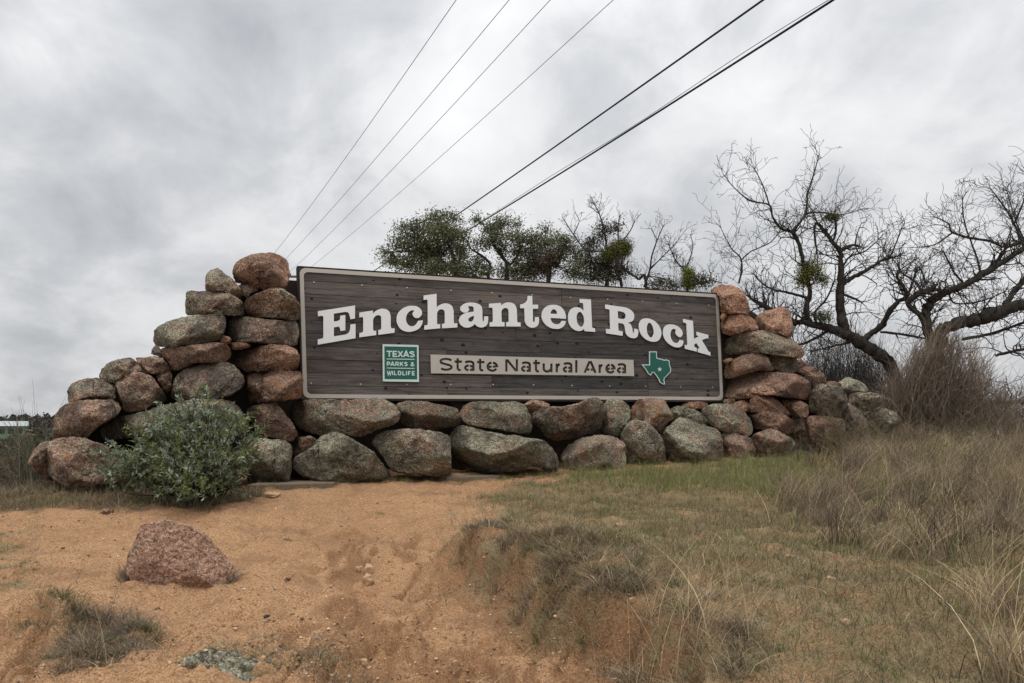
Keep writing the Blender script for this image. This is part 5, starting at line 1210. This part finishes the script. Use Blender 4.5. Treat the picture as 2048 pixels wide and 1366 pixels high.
def tall_grass():
    rg = np.random.default_rng(32); S_ = []
    n = 6300; X = rg.uniform(1.0, 12.5, n); Y = rg.uniform(2.6, 15.5, n)
    tall = region(X, Y, P_TALL, .25, .3)+((Y > 11.8+.1*X) & (X > 3.9))*1.0; pat = fbm2(X, Y, .9, 3, z=6.6)
    ok = (rg.uniform(0, 1, n) < np.clip(tall, 0, 1)*np.clip(.75+pat*1.3, .08, 1)) & (X/Y < .92) & (X/Y > .20); X, Y, pat = X[ok], Y[ok], pat[ok]
    cnt = rg.integers(22, 60, len(X)); idx = np.repeat(np.arange(len(X)), cnt); n = len(idx)
    hcl = rg.uniform(.12, .40, len(X))*(1+.9*np.clip(pat, -.6, .6)); az0 = .5+rg.normal(0, 1.0, len(X)); kind = rg.uniform(0, 1, len(X))
    x = X[idx]+rg.normal(0, .05, n); y = Y[idx]+rg.normal(0, .05, n)
    h = hcl[idx]*rg.uniform(.45, 1.2, n)
    kd = kind[idx]
    C = mixpick([((kd < .45)*1.0+.12, STRAW), ((kd >= .38)*1.4+.2, GREYB), ((kd > .84)*.9+.02, OLIVE), ((kd < .10)*.9+.05, GREEN)], n, rg)*.97
    S_.append(blades(np.stack([x, y, gz(x, y)-.01], 1), h, rg.uniform(.2, 1.5, n), az0[idx]+rg.normal(0, .7, n), rg.uniform(.0032, .0068, n), C*rg.uniform(.6, 1.4, (len(X), 1))[idx], 4, .30, None, rg))
    # long pale stalks with seed heads standing above
    n = 1500; X = rg.uniform(1.6, 10.5, n); Y = rg.uniform(3.2, 14.5, n); tall = region(X, Y, P_TALL, .2, .3)
    ok = (rg.uniform(0, 1, n) < tall) & (X/Y < .92); X, Y = X[ok], Y[ok]; n = len(X)
    S_.append(blades(np.stack([X, Y, gz(X, Y)], 1), rg.uniform(.25, .70, n), rg.uniform(.2, 1.2, n), .6+rg.normal(0, 1.1, n), rg.uniform(.0025, .0045, n), pick(STRAW*1.2, n, rg), 5, .25, None, rg))
    # dead branching weeds scattered through it
    n = 420; X = rg.uniform(1.8, 10.5, n); Y = rg.uniform(3.0, 14.5, n); tall = region(X, Y, P_TALL, .2, .3)
    ok = (rg.uniform(0, 1, n) < tall) & (X/Y < .92); X, Y = X[ok], Y[ok]
    for x, y in zip(X, Y):
        m = int(rg.integers(10, 34)); hh = rg.uniform(.18, .48); th = rg.uniform(0, 6.28, m); rr_ = np.abs(rg.normal(0, .06, m)); xx = x+rr_*np.cos(th); yy = y+rr_*np.sin(th); z0 = gz(xx, yy)
        S_.append(blades(np.stack([xx, yy, z0], 1), hh*rg.uniform(.5, 1.1, m), rg.uniform(.1, .9, m), rg.uniform(0, 6.28, m), rg.uniform(.003, .006, m), pick(np.array([(.10, .075, .055), (.145, .105, .08), (.075, .058, .045)]), m, rg), 4, .25, None, rg))
        q = 40; k = rg.integers(0, m, q); up_ = rg.uniform(.35, .95, q)*hh
        S_.append(blades(np.stack([xx[k]+rg.normal(0, .03, q), yy[k]+rg.normal(0, .03, q), z0[k]+up_], 1), rg.uniform(.03, .10, q), rg.uniform(.3, 1.8, q), rg.uniform(0, 6.28, q), rg.uniform(.003, .006, q), pick(np.array([(.12, .09, .066), (.17, .13, .095), (.085, .066, .05)]), q, rg), 2, .2, None, rg))
    # long arching stems at the lower right
    q = poly_xy([(1265, 1345), (1330, 1366), (1400, 1366), (1440, 1372), (1360, 1380), (1990, 1340)])
    n = 190; k = rg.integers(0, len(q), n); x = q[k, 0]+rg.normal(0, .09, n); y = q[k, 1]+rg.normal(0, .09, n)
    S_.append(blades(np.stack([x, y, gz(x, y)], 1), rg.uniform(.2, .62, n), rg.uniform(.3, 1.5, n), .5+rg.normal(0, .9, n), rg.uniform(.002, .004, n), pick(STRAW*1.1, n, rg), 6, .35, None, rg))
    o = blade_obj('tall_dry_grass', S_); o['kind'] = 'stuff'
tall_grass()
def tuft(S_, x, y, n, h, spread, pal, rg, lean=(.2, 1.4), wd=(.0025, .005), seg=4, az=None, azs=9.0):
    a = rg.uniform(0, 6.283, n) if az is None else az+rg.normal(0, azs, n); r = np.abs(rg.normal(0, spread, n))
    th = rg.uniform(0, 6.283, n); X = x+r*np.cos(th); Y = y+r*np.sin(th)
    S_.append(blades(np.stack([X, Y, gz(X, Y)-.01], 1), h*rg.uniform(.45, 1.15, n), rg.uniform(*lean, n), a, rg.uniform(*wd, n), pick(pal, n, rg), seg, .36, None, rg))
DEAD = np.array([(.27, .205, .145), (.195, .145, .105), (.36, .285, .20), (.13, .098, .072)])
def bank_brush():
    rg = np.random.default_rng(33); S_ = []
    L = BANK[1:]; 
    for _ in range(150):
        k = rg.integers(0, len(L)-1); t = rg.uniform(); p = L[k]*(1-t)+L[k+1]*t; d = L[k+1]-L[k]; nn = -np.array([d[1], -d[0]])/np.linalg.norm(d)
        w_ = rg.uniform(-.10, .40); p = p+nn*w_
        tuft(S_, p[0], p[1], int(rg.integers(40, 110)), rg.uniform(.06, .16)*(1.3-w_), .055, [DEAD, DEAD*.8, STRAW*.85, OLIVE*.9][rg.integers(0, 4)], rg, (.4, 1.9), (.002, .0042), 3)
    for (px, py, m, hh) in ((1120, 1165, 26, .17), (1180, 1175, 26, .16), (1150, 1215, 20, .15), (1000, 1090, 12, .10), (940, 1105, 14, .10), (1240, 1240, 14, .13), (1090, 1190, 14, .14), (970, 1120, 10, .09)):
        c = poly_xy([(px, py)])[0]
        for _ in range(m):
            tuft(S_, c[0]+rg.normal(0, .11), c[1]+rg.normal(0, .10), int(rg.integers(50, 120)), hh*rg.uniform(.5, 1.2), .05, [DEAD*rg.uniform(.7, 1.2), DEAD*np.array([1.05, .95, .85]), OLIVE*.8, STRAW*.75][rg.integers(0, 4)], rg, (.4, 1.8), (.002, .004), 3)
    o = blade_obj('dead_bank_brush', S_, M_BRUSH); o['kind'] = 'stuff'
bank_brush()
def litter_band():
    rg = np.random.default_rng(34); S_ = []; n = 52000
    X = rg.uniform(-8.5, -2.6, n); Y = rg.uniform(6.8, 10.2, n); m = np.maximum(region(X, Y, P_LITTER, .12, .08), ((Y > 8.1) & (X < -4.6))*.8)*np.clip(.75+fbm2(X, Y, 3., 3, z=1.)*1.2, .1, 1)
    ok = rg.uniform(0, 1, n) < m; X, Y = X[ok], Y[ok]; n = len(X); gp = np.clip(fbm2(X, Y, 1.7, 3, z=7.)*2.5-.1, 0, 1)
    C = mixpick([(1.2, DEAD), (.55, STRAW*.75), (gp*1.4, GREEN*.8), (.5, OLIVE*.8)], n, rg)
    S_.append(blades(np.stack([X, Y, gz(X, Y)-.005], 1), rg.gamma(4, .020, n)+.02, rg.uniform(.2, 1.5, n), rg.uniform(0, 6.28, n), rg.uniform(.003, .006, n), C, 3, .36, None, rg))
    for _ in range(60):
        tuft(S_, rg.uniform(-7.4, -4.5), rg.uniform(8.0, 9.8), 60, rg.uniform(.08, .22), .06, STRAW*.8 if rg.uniform() < .6 else DEAD*1.3, rg, (.2, 1.1), (.003, .006), 4)
    o = blade_obj('weedy_verge', S_); o['kind'] = 'stuff'
litter_band()
def sparse_weeds():
    rg = np.random.default_rng(35); S_ = []
    for _ in range(900):
        px = rg.uniform(-60, 1150); py = 1000+rg.uniform(0, 1)**.8*366
        c = poly_xy([(px, py)])[0] if False else None
        Yg = 1.0/((py-860)/F+.1)*1.6*.62+1.0; S_.append((px, py))
    a = np.array(S_); X, Y = unproj(a[:, 0], a[:, 1]); S_ = []
    fo = np.maximum(region(X, Y, P_FORE, .2, .1), region(X, Y, P_LEFTG, .2, .15)*1.2)
    for x, y, f in zip(X, Y, fo):
        if rg.uniform() > .30+.7*f: continue
        pal = [DEAD*1.3, OLIVE, GREEN*.8, STRAW*.8][rg.integers(0, 4)]
        tuft(S_, x, y, int(rg.integers(6, 30)+25*f), rg.uniform(.012, .05)+.03*f, .03+.04*f, pal, rg, (.3, 2.0), (.002, .004), 2)
    for px, py in ((575, 1076), (1120, 1045), (760, 1033)): 
        c = poly_xy([(px, py)])[0]; tuft(S_, c[0], c[1], 60, .05, .035, GREEN*.9, rg, (.3, 1.4), (.003, .005), 3)
    o = blade_obj('sparse_weeds', S_); o['kind'] = 'stuff'
sparse_weeds()
def clump(name, label, pts, pals, rg, group=None, cat='grass clump', n=90, spread=.05, lean=(.2, 1.3), h=(.08, .2), straw=None):
    c0 = poly_xy([pts[0]])[0]; root = empty(name, (c0[0], c0[1], float(gz(*[np.array([v]) for v in c0])[0])), label, cat, group)
    S_ = []
    for px, py in pts:
        c = poly_xy([(px, py)])[0]
        tuft(S_, c[0], c[1], n, rg.uniform(*h), spread, pals[rg.integers(0, len(pals))], rg, lean, (.002, .0042), 4)
    if len(pts) < 20: pass
    if straw:
        for px, py in straw:
            c = poly_xy([(px, py)])[0]; tuft(S_, c[0], c[1], 5, .42, .02, STRAW*.8, rg, (.05, .7), (.0025, .004), 5)
    o = blade_obj('blades', S_, M_BRUSH, root, root); o['kind'] = 'stuff'
rgc = np.random.default_rng(36)
clump('grass_clump', 'brown and green bushy grass clump at the lower left corner', [(195+rgc.normal(0, 55), 1300+rgc.normal(0, 26)) for _ in range(60)]+[(150, 1265), (160, 1275)], [DEAD*.75, DEAD*1.0, DEAD*.6, OLIVE*.8, DEAD*.9], rgc, n=110, spread=.06, lean=(.4, 1.7), h=(.06, .15), straw=[(215, 1270), (190, 1330), (150, 1345), (200, 1345)])
clump('grass_clump', 'dark dry tuft at the left foot of the lone pink boulder', [(252+rgc.normal(0, 6), 1163+rgc.normal(0, 5)) for _ in range(7)], [DEAD, DEAD*1.2], rgc, n=70, spread=.03, h=(.07, .16))
clump('grass_clump', 'dark dry tuft at the right foot of the lone pink boulder', [(462+rgc.normal(0, 8), 1172+rgc.normal(0, 5)) for _ in range(8)], [DEAD, DEAD*1.2, DEAD*1.5], rgc, n=70, spread=.03, h=(.07, .17))
clump('grass_clump', 'low scrubby brown clump at the bottom edge right of the lichen rock', [(640+rgc.normal(0, 50), 1330+rgc.normal(0, 26)) for _ in range(26)], [DEAD*1.3, STRAW*.6, DEAD], rgc, n=60, spread=.06, h=(.03, .10))
clump('grass_clump', 'thin dark weed clump left of the brown corner clump', [(60+rgc.normal(0, 45), 1285+rgc.normal(0, 18)) for _ in range(14)], [DEAD, OLIVE*.8], rgc, n=50, spread=.05, h=(.03, .08))
# ------------------------------------------------------------------ shrubs
def green_shrub():
    rg = np.random.default_rng(37); Y = 8.35; b = np.array(at(395, 990, Y))
    root = empty('green_shrub', tuple(b), 'bushy grey-green shrub growing in front of the left boulder pile', 'shrub')
    t = Tubes(); V = []; C = []
    out = np.array([(212, 935), (238, 892), (280, 862), (318, 832), (350, 806), (392, 786), (425, 790), (455, 815), (484, 842), (506, 868), (504, 905), (490, 945), (475, 980), (310, 985), (245, 968)], float)
    lv = []
    for i in range(145):
        # tips spread over the crown
        while True:
            px = rg.uniform(205, 530); py = rg.uniform(772, 990)
            if inside(np.array([px]), np.array([py]), out)[0] and (py > 845 or rg.uniform() < .45): break
        dY = rg.normal(0, .28); r0 = 1-abs(px-380)/190
        tip = np.array(at(px, py, Y-.15+dY*max(.3, r0)-(.30*r0 if py > 850 else 0)))
        s0 = b+np.array([rg.normal(0, .12), rg.normal(0, .08), 0]); mid = s0*.45+tip*.55+np.array([rg.normal(0, .06), rg.normal(0, .06), -.02])
        P_, R_ = smooth_path([s0, mid, tip], [.009, .006, .0025], 6); t.add(P_, R_, 4)
        n = int(rg.integers(5, 9))
        for k in np.linspace(.55, 1.0, n): lv.append((P_[min(int(k*(len(P_)-1)), len(P_)-1)]+rg.normal(0, .018, 3), P_[-1]-P_[-3]))
        for _ in range(3):
            q = tip+rg.normal(0, .07, 3); t.add([P_[-4], (P_[-4]+q)/2+rg.normal(0, .01, 3), q], [.003, .0025, .002], 3); lv.append((q, q-P_[-4]))
    for _ in range(26):     # long loose shoots past the crown
        k = int(rg.integers(0, len(out))); p_ = out[k]+(out[k]-np.array([370, 900]))*rg.uniform(.02, .20)+rg.normal(0, 8, 2)
        if p_[1] > 965: continue
        tip = np.array(at(p_[0], p_[1], Y-.1+rg.normal(0, .15))); mid = b*.4+tip*.6+rg.normal(0, .06, 3); P_, R_ = smooth_path([b, mid, tip], [.008, .005, .002], 7); t.add(P_, R_, 4)
        for k2 in np.linspace(.62, 1, 9): lv.append((P_[int(k2*(len(P_)-1))]+rg.normal(0, .014, 3), P_[-1]-P_[-3]))
    nb = len(lv); m = 11
    Pc = np.repeat(np.array([a for a, _ in lv]), m, 0); ax = np.repeat(np.array([d/np.linalg.norm(d) for _, d in lv]), m, 0)
    d = rg.normal(size=(nb*m, 3)); d /= np.linalg.norm(d, axis=1)[:, None]; d = d+ax*.55; d /= np.linalg.norm(d, axis=1)[:, None]
    e = np.cross(d, rg.normal(size=d.shape)); e /= np.linalg.norm(e, axis=1)[:, None]+1e-9
    L = rg.uniform(.028, .062, nb*m)[:, None]; w_ = L*.15
    st = Pc+ax*rg.normal(0, .02, (nb*m, 1))
    V = np.stack([st, st+d*L*.45+e*w_, st+d*L, st+d*L*.45-e*w_], 1).reshape(-1, 3)
    pal = np.array([(.205, .250, .175), (.165, .205, .100), (.165, .190, .065), (.27, .315, .235), (.115, .138, .058)])
    kk = np.repeat(rg.integers(0, 5, nb), m); Cc = pal[kk]*rg.uniform(.7, 1.3, (nb*m, 1))
    o = link('foliage', mesh_np('foliage', V-b, quads=np.arange(4*nb*m).reshape(-1, 4), col=np.repeat(Cc, 4, 0)), M_LEAF); o.parent = root
    o = link('stems', t.mesh('stems', root), M_TWIG); o.parent = root
green_shrub()
def thicket(name, label, group, base, top, Y, n, pal, seed, wind=(.0, .0), thin=.0042, spread=.25, lev=.5, hmin=.35):
    """a fan of fine stems; base, top: photo spans ((px0, px1), py)"""
    rg = np.random.default_rng(seed); (bx0, bx1), by = base; (tx0, tx1), ty = top
    b0 = np.array(at((bx0+bx1)/2, by, Y)); root = empty(name, tuple(b0), label, 'brush', group)
    t = Tubes(); cols = np.array(pal)
    for _ in range(n):
        u = rg.uniform(0, 1); p = np.array(at(bx0+(bx1-bx0)*u, by, Y+rg.normal(0, spread)))
        v = np.clip(u+rg.normal(0, .26), -.05, 1.05); dome = max(.2, 1-.55*abs(2*v-1)**2.2)
        f = rg.uniform(hmin, 1.0)**.8*dome
        q = np.array(at(tx0+(tx1-tx0)*v, by+(ty-by)*f, p[1]+rg.normal(0, spread)))
        c = cols[rg.integers(0, len(cols))]*rg.uniform(.7, 1.35)
        mid = p*.5+q*.5+rg.normal(0, .07, 3)*np.linalg.norm(q-p)+np.array([0, 0, .06]); q = q+np.array([wind[0], 0, wind[1]])*f
        P_, R_ = smooth_path([p, mid, q], [thin*1.3, thin, thin*.45], 4); t.add(P_, R_, 3, c)
        for _ in range(4):
            k = rg.integers(len(P_)//3, len(P_)-1); L = rg.uniform(.12, .42)*lev*2; d = (P_[k+1]-P_[k]); d /= np.linalg.norm(d)+1e-9
            d = d+rg.normal(0, .55, 3); e = P_[k]+d*L; t.add([P_[k], P_[k]+d*L*.5+rg.normal(0, .02, 3), e], [thin*.7, thin*.6, thin*.4], 3, c)
    o = link('stems', t.mesh('stems', root), M_BRUSH); o.parent = root
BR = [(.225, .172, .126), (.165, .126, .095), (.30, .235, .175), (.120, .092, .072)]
GBsh = 'brown leafless brush behind the right end of the wall'
thicket('brush_thicket', 'large brown windswept brush thicket right of the boulder wall', GBsh, ((1770, 1980), 892), ((1745, 2005), 660), 14.2, 1150, BR, 71, (.18, .03), hmin=.18)
thicket('brush_thicket', 'fine wispy brush rising to a plume in front of the second mesquite trunk', GBsh, ((1800, 1900), 860), ((1800, 1925), 640), 14.4, 340, BR, 72, (.22, .05), hmin=.4)
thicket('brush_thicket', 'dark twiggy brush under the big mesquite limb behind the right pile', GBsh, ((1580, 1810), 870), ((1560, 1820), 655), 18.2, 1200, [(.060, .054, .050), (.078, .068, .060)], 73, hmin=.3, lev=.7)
thicket('brush_thicket', 'sparser brush in the gap at the right image edge', GBsh, ((1960, 2120), 890), ((1950, 2120), 770), 14.8, 260, BR, 74, hmin=.3)
thicket('brush_thicket', 'straw-coloured weedy brush in the dry grass at the foot of the right wall end', GBsh, ((1600, 1780), 925), ((1590, 1800), 825), 12.2, 150, [(.23, .18, .11), (.17, .135, .09), (.12, .095, .068)], 75, thin=.0032, hmin=.25, spread=.15)
thicket('brush_thicket', 'low brown brush among dry grass at the right image edge', GBsh, ((1780, 2110), 930), ((1780, 2110), 830), 12.6, 520, [(.17, .135, .09), (.12, .095, .068), (.10, .08, .06)], 76, thin=.0034, hmin=.25, spread=.3)
thicket('brush_thicket', 'pale straggly brush at the left end of the boulder pile', 'scrub left of the boulders', ((30, 95), 985), ((15, 105), 850), 9.6, 120, [(.20, .18, .13), (.13, .12, .08), (.10, .10, .06)], 77, thin=.003, hmin=.3, spread=.2)
thicket('brush_thicket', 'dark low scrub at the left image edge beyond the weedy verge', 'scrub left of the boulders', ((-90, 60), 990), ((-90, 70), 945), 10.5, 160, [(.075, .055, .042), (.10, .075, .055)], 78, thin=.004, hmin=.3, spread=.5)
for k_, (x0, x1, tp) in enumerate(((930, 1120, 495), (1090, 1300, 480), (1270, 1450, 505))):
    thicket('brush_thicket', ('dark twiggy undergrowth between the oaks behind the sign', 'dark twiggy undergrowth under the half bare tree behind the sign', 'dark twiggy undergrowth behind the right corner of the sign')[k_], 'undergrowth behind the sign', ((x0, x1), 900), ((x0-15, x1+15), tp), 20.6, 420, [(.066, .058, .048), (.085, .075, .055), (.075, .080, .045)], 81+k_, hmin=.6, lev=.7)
# ------------------------------------------------------------------ stones and gravel on the ground
def gravel():
    rg = np.random.default_rng(38); D, Fc = ico(1); n = 9000
    px = rg.uniform(-60, 1500, n); py = 985+rg.uniform(0, 1, n)**.9*385; X, Y = unproj(px, py)
    d1, _, _ = sd_polyline(X, Y, GULLY); d2, _, _ = sd_polyline(X, Y, GUL2); d3, _, _ = sd_polyline(X, Y, BANK); fo = region(X, Y, P_FORE, .2, .1); tu = region(X, Y, P_TURF, .2, .1)
    w_ = .30+.7*np.exp(-np.minimum(np.minimum(d1, d2), d3)/.15)+.5*fo; w_ = w_*(1-.75*tu)
    ok = rg.uniform(0, 1, n) < w_; X, Y = X[ok], Y[ok]; n = len(X)
    r = np.minimum(rg.gamma(1.4, .0032, n)+.002, .013); Z = gz(X, Y)+r*.15
    sc3 = rg.uniform(.6, 1.3, (n, 1, 3)); V = D[None]*sc3*(1+rg.normal(0, .13, (n, len(D), 1)))*r[:, None, None]*np.array([1, 1, .75])
    a = rg.uniform(0, 6.28, n); ca, sa = np.cos(a)[:, None], np.sin(a)[:, None]
    V = np.stack([V[..., 0]*ca-V[..., 1]*sa, V[..., 0]*sa+V[..., 1]*ca, V[..., 2]], -1)+np.stack([X, Y, Z], 1)[:, None]
    T = (np.array(Fc)[None]+np.arange(n)[:, None, None]*len(D)).reshape(-1, 3)
    pal = np.array([(.42, .26, .15), (.32, .185, .10), (.24, .15, .095), (.52, .37, .25), (.17, .12, .085)])
    C = np.repeat(pick(pal, n, rg), len(D), 0)
    o = link('gravel', mesh_np('gravel', V.reshape(-1, 3), tris=T, col=C), M_PEB); o['kind'] = 'stuff'
def base_weeds():
    rg = np.random.default_rng(39); S_ = []
    line = poly_xy([(505, 985), (580, 980), (690, 968), (780, 962), (880, 958), (960, 962), (1060, 952), (1130, 945), (1250, 935), (1440, 922), (1600, 915)])
    for _ in range(260):
        k = int(rg.integers(0, len(line)-1)); t = rg.uniform(); p = line[k]*(1-t)+line[k+1]*t+rg.normal(0, .09, 2)
        pal = [DEAD, STRAW*.8, GREEN*.9, OLIVE][rg.integers(0, 4)]
        tuft(S_, p[0], p[1], int(rg.integers(8, 36)), rg.uniform(.03, .12), .045, pal, rg, (.2, 1.5), (.002, .0045), 3)
    # small fallen sticks and stalks lying about
    n = 900; px = rg.uniform(-40, 1700, n); py = 985+rg.uniform(0, 1, n)**.8*385; X, Y = unproj(px, py)
    S_.append(blades(np.stack([X, Y, gz(X, Y)+.006], 1), rg.uniform(.03, .13, n), np.full(n, 2.6), rg.uniform(0, 6.28, n), rg.uniform(.003, .007, n), pick(np.array([(.20, .15, .10), (.12, .085, .06), (.36, .28, .18)]), n, rg), 3, .38, None, rg))
    o = blade_obj('weeds_and_sticks', S_, M_BRUSH); o['kind'] = 'stuff'
base_weeds()
M_PEB = attr_mat('gravel_grain', .9, .2)
gravel()
def loose_stone(px, py, w_, h_, label, tone, seed, cat='stone'):
    c = poly_xy([(px, py)])[0]; rg = np.random.default_rng(seed); D, Fc = ico(3); k = c[1]/F
    Q = D*np.array([w_/2, w_/2*.8, h_/2])*k; off = rg.uniform(0, 50, 3); m = (w_+h_)/4*k
    Q = np.sign(Q)*np.abs(Q/np.abs(Q).max(0))**.72*np.abs(Q).max(0); Q = Q+D*(m*.62*noise3(D*1.5+off)+m*.30*fbm(D*3+off, 3))[:, None]
    z = float(gz(np.array([c[0]]), np.array([c[1]]))[0])+h_*k*.22
    o = link('stone', mesh_np('stone', Q, tris=np.array(Fc), smooth=True), M_TAN if ('pale' in label or 'tan' in label) else M_GRANITE, loc=(c[0], c[1], z)); o.color = tone; thing(o, label, cat, 'loose stones on the sandy slope')
for a in ((738, 1128, 16, 26, 'upright pale stone at the head of the gully', (0, .1, 0, 1)), (736, 1150, 20, 22, 'knobbly tan stone just below the upright pale one', (0, .2, 0, 1)), (718, 1122, 13, 9, 'small pale stone left of the upright stones at the gully head', (0, 0, 0, 1)),
          (18, 1326, 17, 12, 'rounded pinkish stone at the lower left edge', (0, 0, .1, 1)), (215, 1027, 20, 7, 'flat brown stone chip on the sand behind the lone boulder', (0, 0, .4, .7)), (576, 1162, 12, 7, 'small reddish stone on the sand right of the lone boulder', (0, .3, 0, 1)),
          (1265, 1289, 12, 12, 'pale stone at the foot of the grassy bank', (.2, .1, 0, .9)), (1580, 1200, 14, 12, 'pale stone in the short grass at right', (.2, 0, 0, .8)), (1660, 1255, 22, 14, 'flat tan stone in bare soil at lower right', (.1, .1, 0, .9)), (1690, 1330, 18, 14, 'tan stone near the bottom edge at lower right', (.1, .1, 0, .9)),
          (1240, 1110, 16, 9, 'pale flat stone in the turf below the emblem', (.4, 0, 0, .7)), (740, 1330, 18, 14, 'tan clod on the rim of the lower gully', (0, .1, 0, 1)), (728, 1290, 13, 16, 'tan clod further up the gully rim', (0, .1, 0, 1)), (535, 1220, 14, 7, 'dark dirt clod on the bare sand below the lone boulder', (.1, 0, 1.0, .2)),
          (540, 992, 40, 9, 'flat pale slab lying before the concrete ledge', (.2, .05, 0, .8)), (70, 985, 26, 8, 'brown stone sunk in the verge below the cracked boulder', (.1, .1, .2, .7))):
    loose_stone(*a[:4], a[4], a[5], int(a[0]))
